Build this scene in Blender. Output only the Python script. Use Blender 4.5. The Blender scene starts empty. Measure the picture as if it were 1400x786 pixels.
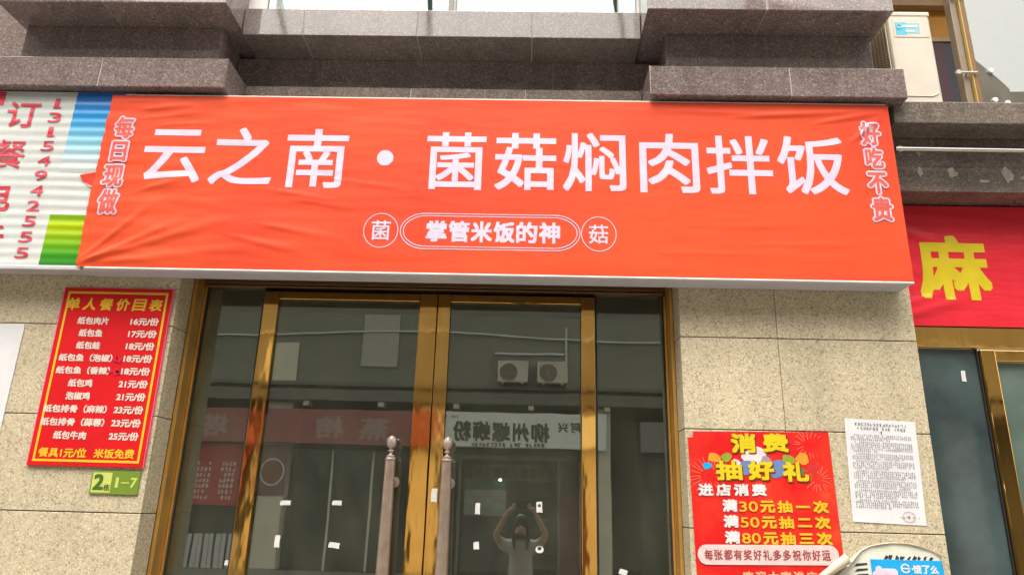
import bpy, bmesh, math, random
from mathutils import Vector, Matrix, noise

random.seed(7)
S = bpy.context.scene
COL = S.collection

# ------------------------------------------------------------------ camera, sky, sun, exposure
cam_d = bpy.data.cameras.new('camera')
cam = bpy.data.objects.new('camera', cam_d)
COL.objects.link(cam)
RX = Vector((0.99958261, 0.01521067, 0.02456086))
UP = Vector((-0.018986, -0.29491092, 0.95533611))
FW = Vector((-0.02177457, 0.95540368, 0.29449904))
M3 = Matrix((RX, UP, -FW)).transposed()
cam.matrix_world = Matrix.Translation((0, -4, 1.65)) @ M3.to_4x4()
cam_d.sensor_width = 36
cam_d.lens = 36 * 962.81 / 1400
cam_d.clip_start = 0.02
cam_d.clip_end = 500
S.camera = cam

SUN_EL, SUN_AZ = math.radians(66), math.radians(196)      # high in front of the shopfront, behind cloud
world = bpy.data.worlds.new('World')
S.world = world
world.use_nodes = True
wn = world.node_tree
bg = wn.nodes['Background']
sky = wn.nodes.new('ShaderNodeTexSky')
sky.sky_type = 'NISHITA'
sky.sun_disc = False
sky.sun_elevation = SUN_EL
sky.sun_rotation = SUN_AZ
sky.dust_density = 4.0
hs = wn.nodes.new('ShaderNodeHueSaturation')
hs.inputs['Saturation'].default_value = 0.16
wn.links.new(sky.outputs[0], hs.inputs['Color'])
wm = wn.nodes.new('ShaderNodeMix')
wm.data_type = 'RGBA'
wm.blend_type = 'MULTIPLY'
wm.inputs[0].default_value = 1.0
wm.inputs[7].default_value = (1.0, 0.98, 0.945, 1)
wn.links.new(hs.outputs[0], wm.inputs[6])
wn.links.new(wm.outputs[2], bg.inputs[0])
bg.inputs[1].default_value = 0.15

sun_d = bpy.data.lights.new('sun', 'SUN')
sun = bpy.data.objects.new('sun', sun_d)
COL.objects.link(sun)
sun_d.energy = 0.5
sun_d.angle = math.radians(30)
sun_d.color = (1.0, 0.95, 0.88)
sd = Vector((math.sin(SUN_AZ) * math.cos(SUN_EL), math.cos(SUN_AZ) * math.cos(SUN_EL), math.sin(SUN_EL)))
sun.rotation_euler = sd.to_track_quat('Z', 'Y').to_euler()
sun.location = (0, -10, 30)

vs = S.view_settings
vs.view_transform = 'Standard'
vs.look = 'None'
vs.exposure = 2.0
vs.gamma = 1
vs.use_curve_mapping = False

# ------------------------------------------------------------------ materials
MATS = {}


class NT:
    def __init__(self, name):
        self.m = bpy.data.materials.new(name)
        self.m.use_nodes = True
        self.t = self.m.node_tree
        self.b = self.t.nodes['Principled BSDF']
        self.out = self.t.nodes['Material Output']

    def n(self, kind, **kw):
        x = self.t.nodes.new('ShaderNode' + kind)
        for k, v in kw.items():
            setattr(x, k, v)
        return x

    def l(self, a, b):
        self.t.links.new(a, b)

    def coord(self):
        return self.n('NewGeometry').outputs['Position']

    def noise(self, scale, detail=3, rough=0.6, vec=None, mapscale=None):
        x = self.n('TexNoise')
        x.inputs['Scale'].default_value = scale
        x.inputs['Detail'].default_value = detail
        x.inputs['Roughness'].default_value = rough
        v = vec or self.coord()
        if mapscale:
            mp = self.n('Mapping')
            mp.inputs['Scale'].default_value = mapscale
            self.l(v, mp.inputs[0])
            v = mp.outputs[0]
        self.l(v, x.inputs['Vector'])
        return x.outputs['Fac']

    def ramp(self, fac, stops):
        r = self.n('ValToRGB')
        e = r.color_ramp.elements
        while len(e) < len(stops):
            e.new(0.5)
        for el, (p, c) in zip(e, stops):
            el.position = p
            el.color = (*c, 1) if len(c) == 3 else c
        self.l(fac, r.inputs[0])
        return r.outputs[0]

    def mix(self, fac, a, b, mode='MIX'):
        x = self.n('Mix', data_type='RGBA', blend_type=mode)
        for v, i in ((fac, 0), (a, 6), (b, 7)):
            if isinstance(v, (int, float)):
                x.inputs[i].default_value = v
            elif isinstance(v, tuple):
                x.inputs[i].default_value = (*v, 1)
            else:
                self.l(v, x.inputs[i])
        return x.outputs[2]

    def bump(self, h, strength, dist=0.01):
        x = self.n('Bump')
        x.inputs['Strength'].default_value = strength
        x.inputs['Distance'].default_value = dist
        self.l(h, x.inputs['Height'])
        self.l(x.outputs[0], self.b.inputs['Normal'])

    def set(self, **kw):
        for k, v in kw.items():
            i = self.b.inputs[k.replace('_', ' ')]
            if isinstance(v, tuple):
                i.default_value = (*v, 1)
            elif isinstance(v, (int, float)):
                i.default_value = v
            else:
                self.l(v, i)
        return self


def mat(name, fn):
    if name not in MATS:
        MATS[name] = fn(name).m
    return MATS[name]


def lin(r, g, b):
    return tuple(((c / 255) / 12.92 if c / 255 <= 0.04045 else ((c / 255 + 0.055) / 1.055) ** 2.4) for c in (r, g, b))


def plain(name, col, rough=0.5, metallic=0.0, var=0.12, scale=9.0, spec=0.5, bumpy=0.0):
    def f(nm):
        t = NT(nm)
        d = tuple(c * (1 - var) for c in col)
        u = tuple(min(1, c * (1 + var * 0.5)) for c in col)
        c = t.ramp(t.noise(scale, 4), [(0.3, d), (0.7, u)])
        t.set(Base_Color=c, Roughness=rough, Metallic=metallic, Specular_IOR_Level=spec)
        if bumpy:
            t.bump(t.noise(scale * 6, 3), bumpy, 0.004)
        return t
    return mat(name, f)


def granite(name, dark, mid, light, rough, scale, spec, dirt, island=0.12, bumpy=0.0):
    def f(nm):
        t = NT(nm)
        v = t.n('TexVoronoi')
        v.inputs['Scale'].default_value = scale
        t.l(t.coord(), v.inputs['Vector'])
        sep = t.n('SeparateColor')
        t.l(v.outputs['Color'], sep.inputs[0])
        cells = t.ramp(sep.outputs[0], [(0.0, dark), (0.28, mid), (0.72, mid), (1.0, light)])
        fine = t.ramp(t.noise(scale * 1.3, 4, 0.75), [(0.36, dark), (0.5, mid), (0.68, light)])
        c = t.mix(0.5, cells, fine)
        big = t.ramp(t.noise(2.3, 5, 0.65), [(0.3, (1 - dirt,) * 3), (0.7, (1.0,) * 3)])
        c = t.mix(1.0, c, big, 'MULTIPLY')
        run = t.ramp(t.noise(2.6, 5, 0.7, mapscale=(2.2, 2.2, 0.22)), [(0.34, (1 - dirt * 0.9,) * 3), (0.52, (1.0,) * 3)])
        c = t.mix(1.0, c, run, 'MULTIPLY')      # faint water runs
        isl = t.n('NewGeometry').outputs['Random Per Island']
        c = t.mix(1.0, c, t.ramp(isl, [(0.0, (1 - island,) * 3), (1.0, (1 + island,) * 3)]), 'MULTIPLY')
        r = t.ramp(t.noise(14, 4), [(0.3, (rough * 0.8,) * 3), (0.75, (rough * 1.35,) * 3)])
        t.set(Base_Color=c, Roughness=r, Specular_IOR_Level=spec)
        if bumpy:
            t.bump(t.noise(scale, 3), bumpy, 0.003)
        return t
    return mat(name, f)


BEIGE = granite('beige_granite', (0.14, 0.105, 0.060), (0.56, 0.47, 0.305), (0.84, 0.74, 0.53), 0.5, 110, 0.35, 0.15, 0.06, 0.15)
BROWN = granite('brown_granite', (0.085, 0.060, 0.055), (0.205, 0.152, 0.135), (0.44, 0.345, 0.315), 0.05, 88, 0.9, 0.22, 0.16)
GREYG = granite('grey_brown_granite', (0.080, 0.062, 0.053), (0.180, 0.142, 0.115), (0.36, 0.295, 0.25), 0.06, 95, 0.9, 0.24, 0.18)
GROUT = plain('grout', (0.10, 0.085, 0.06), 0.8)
PALEGROUT = plain('pale_grout', (0.42, 0.37, 0.33), 0.8)


def gold_f(nm):
    t = NT(nm)
    streak = t.noise(5.0, 5, 0.7, mapscale=(3.0, 3.0, 0.12))
    blot = t.noise(2.2, 4, 0.6, mapscale=(1, 1, 0.5))
    c = t.mix(0.45, t.ramp(streak, [(0.3, (0.88, 0.46, 0.10)), (0.55, (0.96, 0.57, 0.16)), (0.75, (1.0, 0.68, 0.26))]),
              t.ramp(blot, [(0.3, (0.80, 0.40, 0.08)), (0.7, (1.0, 0.62, 0.20))]))
    scr = t.ramp(streak, [(0.35, (0.02,) * 3), (0.8, (0.10,) * 3)])
    t.set(Base_Color=c, Metallic=0.98, Roughness=scr, Specular_IOR_Level=0.6)
    t.bump(t.noise(5.0, 3, 0.5, mapscale=(1, 1, 0.35)), 0.09, 0.02)
    return t


GOLD = mat('golden_steel', gold_f)
GOLDSATIN = plain('golden_brushed_steel', (0.80, 0.46, 0.12), 0.35, 0.75, 0.2, 4)
BRONZE = plain('dusty_bronze', (0.38, 0.285, 0.215), 0.28, 0.5, 0.22, 14)
FINIAL = plain('worn_finial_metal', (0.48, 0.39, 0.32), 0.28, 0.5, 0.3, 30)
ALU = plain('pale_aluminium', (0.62, 0.60, 0.60), 0.4, 0.3, 0.15, 8)
STEEL = plain('stainless_pipe', (0.62, 0.58, 0.52), 0.25, 0.9, 0.1)
RUBBER = plain('black_seal', (0.02, 0.02, 0.02), 0.6)
WHITEPRINT = plain('white_print', (0.60, 0.525, 0.625), 0.5, 0, 0.05)
WHITE = plain('white_paint', (0.66, 0.64, 0.62), 0.5, 0, 0.08)
PAPER = plain('white_paper', (0.645, 0.63, 0.62), 0.8, 0, 0.08)
CREAM = plain('cream_paper', (0.62, 0.55, 0.40), 0.8, 0, 0.15)
INK = plain('grey_ink', (0.05, 0.05, 0.055), 0.8)
BLACKINK = plain('black_ink', (0.03, 0.03, 0.035), 0.7)
TAPE = plain('white_tape', (0.68, 0.67, 0.63), 0.7, 0, 0.1, 60)
CRIMSON = plain('crimson_print', (0.60, 0.03, 0.055), 0.5)
SLOGAN = plain('dull_red_print', (0.70, 0.085, 0.055), 0.5, 0, 0.05)
MENURED = plain('menu_red', (0.58, 0.008, 0.010), 0.5, 0, 0.1, 5, 0.2)
MENUPINK = plain('menu_edge_pink', (0.80, 0.12, 0.20), 0.4)
YELLOW = plain('yellow_print', (0.72, 0.42, 0.015), 0.45, 0, 0.06)
MENUWHITE = plain('menu_white_print', (0.66, 0.56, 0.48), 0.45, 0, 0.05)
LEMON = plain('lemon_print', (0.66, 0.50, 0.008), 0.4, 0, 0.08)
REDVINYL_C = (0.72, 0.030, 0.045)


def fabric(name, col, rough, wr, vein=1.0, col2=None):
    def f(nm):
        t = NT(nm)
        c2 = col2 or tuple(c * 0.93 for c in col)
        c = t.ramp(t.noise(0.8, 3, 0.5), [(0.35, c2), (0.6, col)])
        c = t.mix(1.0, c, t.ramp(t.noise(3.5, 6, 0.7, mapscale=(1.6, 1, 0.35)), [(0.3, (0.93, 0.90, 0.90)), (0.6, (1.0, 1.0, 1.0))]), 'MULTIPLY')
        t.set(Base_Color=c, Roughness=rough, Specular_IOR_Level=0.18)
        h = t.noise(7, 4, 0.55, mapscale=(0.5, 1, 2.6))
        t.bump(h, wr, 0.02)
        return t
    return mat(name, f)


ORANGE = fabric('orange_banner_fabric', (0.70, 0.078, 0.021), 0.55, 0.10, col2=(0.68, 0.054, 0.020))
REDVINYL = fabric('red_banner_fabric', REDVINYL_C, 0.28, 0.25)
WHITEFAB = fabric('white_banner_fabric', (0.585, 0.60, 0.56), 0.3, 0.15)


def grad_f(zlo, zhi, stops):
    def f(nm):
        t = NT(nm)
        s = t.n('SeparateXYZ')
        t.l(t.coord(), s.inputs[0])
        m = t.n('MapRange')
        m.inputs[1].default_value = zlo
        m.inputs[2].default_value = zhi
        t.l(s.outputs[2], m.inputs[0])
        t.set(Base_Color=t.ramp(m.outputs[0], stops), Roughness=0.3)
        return t
    return f


# printed colour fades on the old white banner (printing, not light)
BLUEPRINT = mat('blue_fade_print', grad_f(3.55, 4.07, [(0.0, (0.585, 0.60, 0.56)), (0.35, (0.22, 0.50, 0.62)), (0.62, (0.025, 0.28, 0.56)), (1.0, (0.01, 0.11, 0.45))]))
GREENPRINT = mat('green_fade_print', grad_f(2.92, 3.24, [(0.0, (0.02, 0.17, 0.015)), (0.2, (0.04, 0.27, 0.01)), (0.45, (0.17, 0.38, 0.004)), (0.80, (0.40, 0.50, 0.0)), (1.0, (0.15, 0.37, 0.01))]))


def glass_f(refl, dust, dustcol, tint):
    def f(nm):
        t = NT(nm)
        t.t.nodes.remove(t.b)
        tr = t.n('BsdfTransparent')
        tr.inputs[0].default_value = (*tint, 1)
        gl = t.n('BsdfGlossy')
        gl.inputs['Roughness'].default_value = 0.0
        gl.inputs[0].default_value = (0.93, 0.97, 0.92, 1)
        b = t.n('Bump')
        b.inputs['Strength'].default_value = 0.035
        b.inputs['Distance'].default_value = 0.01
        t.l(t.noise(1.9, 2), b.inputs['Height'])
        t.l(b.outputs[0], gl.inputs['Normal'])
        fr = t.n('Fresnel')
        fr.inputs[0].default_value = 1.45
        ad = t.n('Math', operation='ADD')
        ad.inputs[1].default_value = refl
        t.l(fr.outputs[0], ad.inputs[0])
        mx = t.n('MixShader')
        t.l(ad.outputs[0], mx.inputs[0])
        t.l(tr.outputs[0], mx.inputs[1])
        t.l(gl.outputs[0], mx.inputs[2])
        df = t.n('BsdfDiffuse')
        df.inputs[0].default_value = (*dustcol, 1)
        m2 = t.n('MixShader')
        smear = t.ramp(t.noise(5, 5, 0.65, mapscale=(1, 1, 0.5)), [(0.3, (dust * 0.55,) * 3), (0.75, (dust * 1.5,) * 3)])
        t.l(smear, m2.inputs[0])
        t.l(mx.outputs[0], m2.inputs[1])
        t.l(df.outputs[0], m2.inputs[2])
        t.l(m2.outputs[0], t.out.inputs[0])
        return t
    return f


GLASS = mat('dusty_door_glass', glass_f(0.130, 0.075, (0.40, 0.40, 0.29), (0.82, 0.88, 0.80)))
BALGLASS = mat('balustrade_glass', glass_f(0.24, 0.20, (0.50, 0.45, 0.36), (0.80, 0.84, 0.76)))
WINGLASS = mat('upper_window_glass', glass_f(0.14, 0.04, (0.5, 0.6, 0.56), (0.8, 0.9, 0.86)))
FILM = plain('teal_window_film', (0.060, 0.088, 0.086), 0.05, 0, 0.45, 2.5, 0.9)  # mottled tone imitates reflection patterns in the neighbour's pane
FILMG = plain('green_window_film', (0.115, 0.16, 0.13), 0.05, 0, 0.3, 2.5, 0.9)
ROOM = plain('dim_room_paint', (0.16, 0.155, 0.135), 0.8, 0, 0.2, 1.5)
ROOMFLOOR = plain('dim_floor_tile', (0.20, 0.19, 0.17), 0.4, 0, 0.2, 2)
OCHRE = plain('ochre_wall_paint', (0.52, 0.245, 0.022), 0.7, 0, 0.15, 3)
TANBAND = plain('tan_trim', (0.42, 0.27, 0.13), 0.6, 0, 0.15, 3)
DARKDOOR = plain('dark_door', (0.022, 0.018, 0.028), 0.5)
POSTM = plain('brown_post_metal', (0.27, 0.205, 0.14), 0.45, 0.3)
EDGEGL = plain('yellowed_glass_edge', (0.55, 0.40, 0.12), 0.3)
ACWHITE = plain('cream_ac_enamel', (0.64, 0.57, 0.46), 0.4, 0, 0.06, 6)
ACGRILL = plain('ac_grille_plastic', (0.66, 0.56, 0.40), 0.5)
ACFIN = plain('ac_coil', (0.18, 0.13, 0.085), 0.5, 0.3)
CYAN = plain('cyan_sticker', (0.07, 0.50, 0.68), 0.4)
PALECYAN = plain('pale_cyan_sticker', (0.26, 0.56, 0.64), 0.4)
SKYBLUE = plain('sky_blue_print', (0.01, 0.34, 0.70), 0.35, 0, 0.08)
LILAC = plain('lilac_print', (0.72, 0.55, 0.70), 0.5)
PLATEG = plain('plate_green', (0.15, 0.24, 0.02), 0.4, 0, 0.1)
PLATEL = plain('plate_pale_green', (0.52, 0.56, 0.13), 0.4, 0, 0.1)
PLATEINK = plain('plate_dark_green_ink', (0.05, 0.12, 0.01), 0.5)


def poster_f(nm):
    t = NT(nm)
    a = t.ramp(t.noise(3.2, 4, 0.6), [(0.42, (0.62, 0.009, 0.008)), (0.60, (0.66, 0.030, 0.014)), (0.75, (0.72, 0.11, 0.03))])
    t.set(Base_Color=a, Roughness=0.35)
    t.bump(t.noise(9, 3), 0.15, 0.01)
    return t


POSTER = mat('festive_red_poster', poster_f)
PINKPAPER = plain('pale_pink_print', (0.64, 0.51, 0.47), 0.5)
ORANGEPRINT = plain('orange_print', (0.80, 0.28, 0.02), 0.45)
SKIN = plain('skin', (0.45, 0.27, 0.19), 0.5)
SHIRT = plain('pale_shirt', (0.36, 0.35, 0.32), 0.85)
TROUSER = plain('dark_trousers', (0.05, 0.05, 0.06), 0.85)
HAIR = plain('black_hair', (0.012, 0.010, 0.010), 0.45)
PHONE = plain('black_phone', (0.02, 0.02, 0.025), 0.2)
ASPHALT = plain('asphalt', (0.055, 0.055, 0.055), 0.85, 0, 0.3, 4, bumpy=0.3)


def paving_f(nm):
    t = NT(nm)
    b = t.n('TexBrick')
    b.inputs['Scale'].default_value = 1.0
    b.inputs['Brick Width'].default_value = 0.6
    b.inputs['Row Height'].default_value = 0.3
    b.inputs['Mortar Size'].default_value = 0.006
    b.inputs['Color1'].default_value = (0.21, 0.195, 0.17, 1)
    b.inputs['Color2'].default_value = (0.175, 0.165, 0.15, 1)
    b.inputs['Mortar'].default_value = (0.10, 0.095, 0.09, 1)
    t.l(t.coord(), b.inputs['Vector'])
    t.set(Base_Color=b.outputs[0], Roughness=0.75)
    return t


PAVING = mat('grey_paving', paving_f)
OPPWALL = plain('opposite_wall_stone', (0.25, 0.235, 0.19), 0.7, 0, 0.15, 0.6)
OPPPIL = plain('opposite_pillar_stone', (0.74, 0.66, 0.50), 0.6, 0, 0.12, 1.5)
OPPDARK = plain('opposite_dark_window', (0.035, 0.045, 0.04), 0.08, 0, 0.3, 1)
OPPLEDGE = plain('opposite_ledge', (0.16, 0.15, 0.125), 0.6, 0, 0.15, 2)
OPPRED = plain('opposite_red_sign', (0.36, 0.095, 0.090), 0.5, 0, 0.1, 2)
OPPWHITE = plain('opposite_white_sign', (0.86, 0.86, 0.78), 0.5, 0, 0.06, 2)
OPPCHAR = plain('opposite_lettering', (0.06, 0.05, 0.045), 0.6)
OPPGOLDCHAR = plain('opposite_relief_lettering', (0.42, 0.26, 0.21), 0.5)
OPPGREEN = plain('opposite_green_panel', (0.06, 0.16, 0.10), 0.5)

# ------------------------------------------------------------------ mesh helpers
ORIG = {}


def origin_of(o):
    v = Vector((0, 0, 0))
    while o is not None:
        v += o.location
        o = o.parent
    return v


def tag(o, label=None, cat=None, group=None, kind=None):
    for k, v in (('label', label), ('category', cat), ('group', group), ('kind', kind)):
        if v:
            o[k] = v
    return o


def thing(name, label, cat, loc, group=None):
    o = bpy.data.objects.new(name, None)
    o.empty_display_size = 0.1
    COL.objects.link(o)
    o.location = loc
    return tag(o, label, cat, group)


def finish(name, bm, m, parent=None, smooth=False):
    """bm in world coordinates -> one linked mesh object"""
    me = bpy.data.meshes.new(name)
    o = bpy.data.objects.new(name, me)
    COL.objects.link(o)
    if parent is not None:
        o.parent = parent
        off = origin_of(parent)
    else:
        vs_ = [v.co for v in bm.verts]
        lo = Vector((min(v.x for v in vs_), min(v.y for v in vs_), min(v.z for v in vs_)))
        hi = Vector((max(v.x for v in vs_), max(v.y for v in vs_), max(v.z for v in vs_)))
        off = Vector(((lo.x + hi.x) / 2, (lo.y + hi.y) / 2, lo.z))
        o.location = off
    bmesh.ops.translate(bm, vec=-off, verts=bm.verts)
    for f in bm.faces:
        f.smooth = smooth
    bm.to_mesh(me)
    bm.free()
    for x in (m if isinstance(m, (list, tuple)) else [m]):
        me.materials.append(x)
    return o


def box(bm, x0, x1, y0, y1, z0, z1, bev=0.0, mi=0):
    t = bmesh.new()
    bmesh.ops.create_cube(t, size=1)
    for v in t.verts:
        v.co = Vector((x0 + (v.co.x + 0.5) * (x1 - x0), y0 + (v.co.y + 0.5) * (y1 - y0), z0 + (v.co.z + 0.5) * (z1 - z0)))
    if bev:
        bmesh.ops.bevel(t, geom=list(t.edges), offset=bev, segments=2, affect='EDGES', profile=0.5)
    for f in t.faces:
        f.material_index = mi
    join(bm, t)


def join(bm, t, mx=None):
    mp = {}
    for v in t.verts:
        mp[v] = bm.verts.new(mx @ v.co if mx else v.co)
    for f in t.faces:
        try:
            g = bm.faces.new([mp[v] for v in f.verts])
            g.material_index = f.material_index
            g.smooth = f.smooth
        except ValueError:
            pass
    t.free()


def bx(name, m, parent, *a, bev=0.0):
    b = bmesh.new()
    box(b, *a, bev=bev)
    return finish(name, b, m, parent)


def lathe(bm, cx, cy, prof, seg=24, axis='z'):
    rings = []
    for r, z in prof:
        ring = []
        for i in range(seg):
            a = 2 * math.pi * i / seg
            if axis == 'z':
                p = (cx + r * math.cos(a), cy + r * math.sin(a), z)
            else:   # axis y : cx,cz centre, z runs along y
                p = (cx + r * math.cos(a), z, cy + r * math.sin(a))
            ring.append(bm.verts.new(p))
        rings.append(ring)
    for a, b in zip(rings, rings[1:]):
        for i in range(seg):
            j = (i + 1) % seg
            f = bm.faces.new((a[i], a[j], b[j], b[i]))
            f.smooth = True
    bm.faces.new(rings[0][::-1])
    bm.faces.new(rings[-1])
    bmesh.ops.recalc_face_normals(bm, faces=bm.faces)


def tube(bm, pts, r, seg=10):
    pts = [Vector(p) for p in pts]
    rings = []
    for i, p in enumerate(pts):
        d = (pts[min(i + 1, len(pts) - 1)] - pts[max(i - 1, 0)]).normalized()
        a = d.orthogonal().normalized()
        if abs(d.z) < 0.9:
            a = d.cross(Vector((0, 0, 1))).normalized()
        b = d.cross(a)
        rings.append([bm.verts.new(p + r * (math.cos(2 * math.pi * k / seg) * a + math.sin(2 * math.pi * k / seg) * b)) for k in range(seg)])
    for u, v in zip(rings, rings[1:]):
        for k in range(seg):
            j = (k + 1) % seg
            bm.faces.new((u[k], u[j], v[j], v[k])).smooth = True
    bm.faces.new(rings[0][::-1])
    bm.faces.new(rings[-1])
    bmesh.ops.recalc_face_normals(bm, faces=bm.faces)


# ---- lettering -----------------------------------------------------
_TXT = {}


def glyphs(s, spacing=1.0):
    k = (s, spacing)
    if k not in _TXT:
        c = bpy.data.curves.new('lettering', 'FONT')
        c.body = s
        c.resolution_u = 3
        c.space_character = spacing
        o = bpy.data.objects.new('lettering', c)
        COL.objects.link(o)
        bpy.context.view_layer.update()
        me = bpy.data.meshes.new_from_object(o.evaluated_get(bpy.context.evaluated_depsgraph_get()))
        P = [(v.co.x, v.co.y) for v in me.vertices]
        F = [tuple(p.vertices) for p in me.polygons]
        bpy.data.objects.remove(o)
        bpy.data.curves.remove(c)
        bpy.data.meshes.remove(me)
        x0 = min(p[0] for p in P); x1 = max(p[0] for p in P)
        y0 = min(p[1] for p in P); y1 = max(p[1] for p in P)
        _TXT[k] = (P, F, x0, x1, y0, y1)
    return _TXT[k]


def put_text(bm, s, cx, cz, w, h, place, off, bold=0.0, n=4, shear=0.0, spacing=1.0, rings=1):
    """add string s fitted into w x h round (cx, cz); place(u, v, off) gives the 3-D point; bold widens strokes"""
    P, F, x0, x1, y0, y1 = glyphs(s, spacing)
    sx = (w - 2 * bold) / (x1 - x0) if w else None
    sy = (h - 2 * bold) / (y1 - y0)
    if sx is None:
        sx = sy
    shifts = [(0, 0)]
    if bold:
        for q in range(rings):
            rr = bold * (q + 1) / rings
            if n == 4:      # square pen: crisp stroke ends
                shifts += [(rr * a, rr * b_) for a, b_ in ((-1, -1), (1, -1), (1, 1), (-1, 1), (0, -1), (0, 1), (-1, 0), (1, 0))]
            else:
                shifts += [(rr * math.cos(2 * math.pi * (i + 0.5) / n), rr * math.sin(2 * math.pi * (i + 0.5) / n)) for i in range(n)]
    for i, (dx, dz) in enumerate(shifts):
        vv = []
        for (x, y) in P:
            v = (y - (y0 + y1) / 2) * sy + dz
            u = (x - (x0 + x1) / 2) * sx + dx + shear * v
            vv.append((cx + u, cz + v))
        t = bmesh.new()
        tv = [t.verts.new((a, b, 0)) for a, b in vv]
        for f in F:
            try:
                t.faces.new([tv[k] for k in f])
            except ValueError:
                pass
        step = getattr(place, 'step', 0)
        if step:
            us = [a for a, _ in vv]; ws = [b for _, b in vv]
            k = math.floor(min(us) / step) + 1
            while k * step < max(us):
                bmesh.ops.bisect_plane(t, geom=t.verts[:] + t.edges[:] + t.faces[:], plane_co=(k * step, 0, 0), plane_no=(1, 0, 0))
                k += 1
            k = math.floor(min(ws) / step) + 1
            while k * step < max(ws):
                bmesh.ops.bisect_plane(t, geom=t.verts[:] + t.edges[:] + t.faces[:], plane_co=(0, k * step, 0), plane_no=(0, 1, 0))
                k += 1
        o2 = off + 0.00004 * i
        for v in t.verts:
            v.co = place(v.co.x, v.co.y, o2)
        join(bm, t)


class Sheet:
    """a printed surface facing the street: local u right, v up, off towards the street"""
    def __init__(self, x0, z0, y, rot=0.0, disp=None, step=0, facing=1):
        self.x0, self.z0, self.y, self.c, self.s = x0, z0, y, math.cos(rot), math.sin(rot)
        self.disp, self.step, self.facing = disp, step, facing

    def __call__(self, u, v, off=0.0):
        f = self.facing
        x = self.x0 + (u * self.c - v * self.s) * f
        z = self.z0 + u * self.s + v * self.c
        d = self.disp(x, z) if self.disp else 0.0
        return Vector((x, self.y - (d + off) * f, z))


def text_part(name, m, parent, place, items, off=0.002):
    """items: (string, u, v, w, h, bold[, shear])"""
    bm = bmesh.new()
    for it in items:
        s, u, v, w, h, bold = it[:6]
        put_text(bm, s, u, v, w, h, place, off, bold, shear=it[6] if len(it) > 6 else 0.0)
    return finish(name, bm, m, parent)


def poly_part(name, m, parent, place, polys, off=0.002, flip=False):
    bm = bmesh.new()
    for p in polys:
        vs_ = [bm.verts.new(place(u, v, off)) for u, v in p]
        bm.faces.new(vs_)
    bmesh.ops.triangulate(bm, faces=bm.faces)
    return finish(name, bm, m, parent)


def mock_line(bm, u0, u1, v, h, place, off, k_=0.075):
    """one line of type too small to read: strokes only"""
    u = u0
    while u < u1 - h:
        w = h * 0.86
        k = random.random()
        if k < 0.93:
            for q in range(3):
                if random.random() < 0.72:
                    vv = v + h * (0.36 - 0.36 * q)
                    a, c = u + w * random.uniform(0, 0.3), u + w * random.uniform(0.65, 1)
                    bm.faces.new([bm.verts.new(place(x, y, off)) for x, y in rect(a, vv - h * k_, c, vv + h * k_)])
            a = u + w * random.uniform(0.15, 0.8)
            bm.faces.new([bm.verts.new(place(x, y, off + 0.0001)) for x, y in rect(a - h * k_, v - h * 0.45, a + h * k_, v + h * 0.45)])
        u += h * 1.08


def rect(u0, v0, u1, v1):
    return [(u0, v0), (u1, v0), (u1, v1), (u0, v1)]


def ring_mesh(bm, place, outer, inner, off):
    n = len(outer)
    a = [bm.verts.new(place(u, v, off)) for u, v in outer]
    b = [bm.verts.new(place(u, v, off)) for u, v in inner]
    for i in range(n):
        j = (i + 1) % n
        bm.faces.new((a[i], a[j], b[j], b[i]))


def circle(cx, cz, rx, rz=None, n=40):
    rz = rz or rx
    return [(cx + rx * math.cos(2 * math.pi * i / n), cz + rz * math.sin(2 * math.pi * i / n)) for i in range(n)]


def struct(name, bm, m):
    return tag(finish(name, bm, m), kind='structure')


# ------------------------------------------------------------------ ground
b = bmesh.new(); box(b, -120, 120, -120, 60, -0.9, -0.32); struct('ground', b, ASPHALT)
b = bmesh.new(); box(b, -60, 60, -11.5, -3.2 - 3.0, -0.316, -0.30); struct('road', b, ASPHALT)
b = bmesh.new(); box(b, -60, 60, -6.2, 0.32, -0.315, -0.15, 0.01); struct('pavement', b, PAVING)
b = bmesh.new(); box(b, -60, 60, -15.38, -11.5, -0.315, -0.15, 0.01); struct('pavement', b, PAVING)

# ------------------------------------------------------------------ the shop building
bld = thing('shop_building', 'shop building faced in beige granite with brown granite ledges above', 'building', (0, 0, -0.15))
GZ = -0.15
COURSES = [GZ, 0.505, 1.03, 1.555, 2.08, 2.605, 3.13, 3.60]


def pillar(x0, x1, splits, ydepth):
    b = bmesh.new()
    box(b, x0 + 0.008, x1 - 0.008, 0.008, ydepth, GZ, 3.6)
    for f in b.faces:
        f.material_index = 1
    g = 0.0028
    for z0, z1 in zip(COURSES, COURSES[1:]):
        xs = [x0] + splits + [x1]
        for a, c in zip(xs, xs[1:]):
            la = a + (0 if a == x0 else g * 0.55)
            lc = c - (0 if c == x1 else g * 0.55)
            box(b, la, lc, 0.0, 0.03, z0 + g, z1 - g, 0.0025)
        box(b, x0, x0 + 0.03, 0.0325, ydepth - 0.002, z0 + g, z1 - g, 0.002)
        box(b, x1 - 0.03, x1, 0.0325, ydepth - 0.002, z0 + g, z1 - g, 0.002)
    return finish('stone_pillar', b, [BEIGE, GROUT], bld)


pillar(-3.436, -2.083, [], 0.17)
pillar(0.893, 2.246, [1.452], 0.17)
# pillar cores further back
bx('pillar_core', GROUT, bld, -3.43, -2.088, 0.172, 0.6, GZ, 3.6)
bx('pillar_core', GROUT, bld, 0.898, 2.24, 0.172, 0.6, GZ, 3.6)


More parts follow.
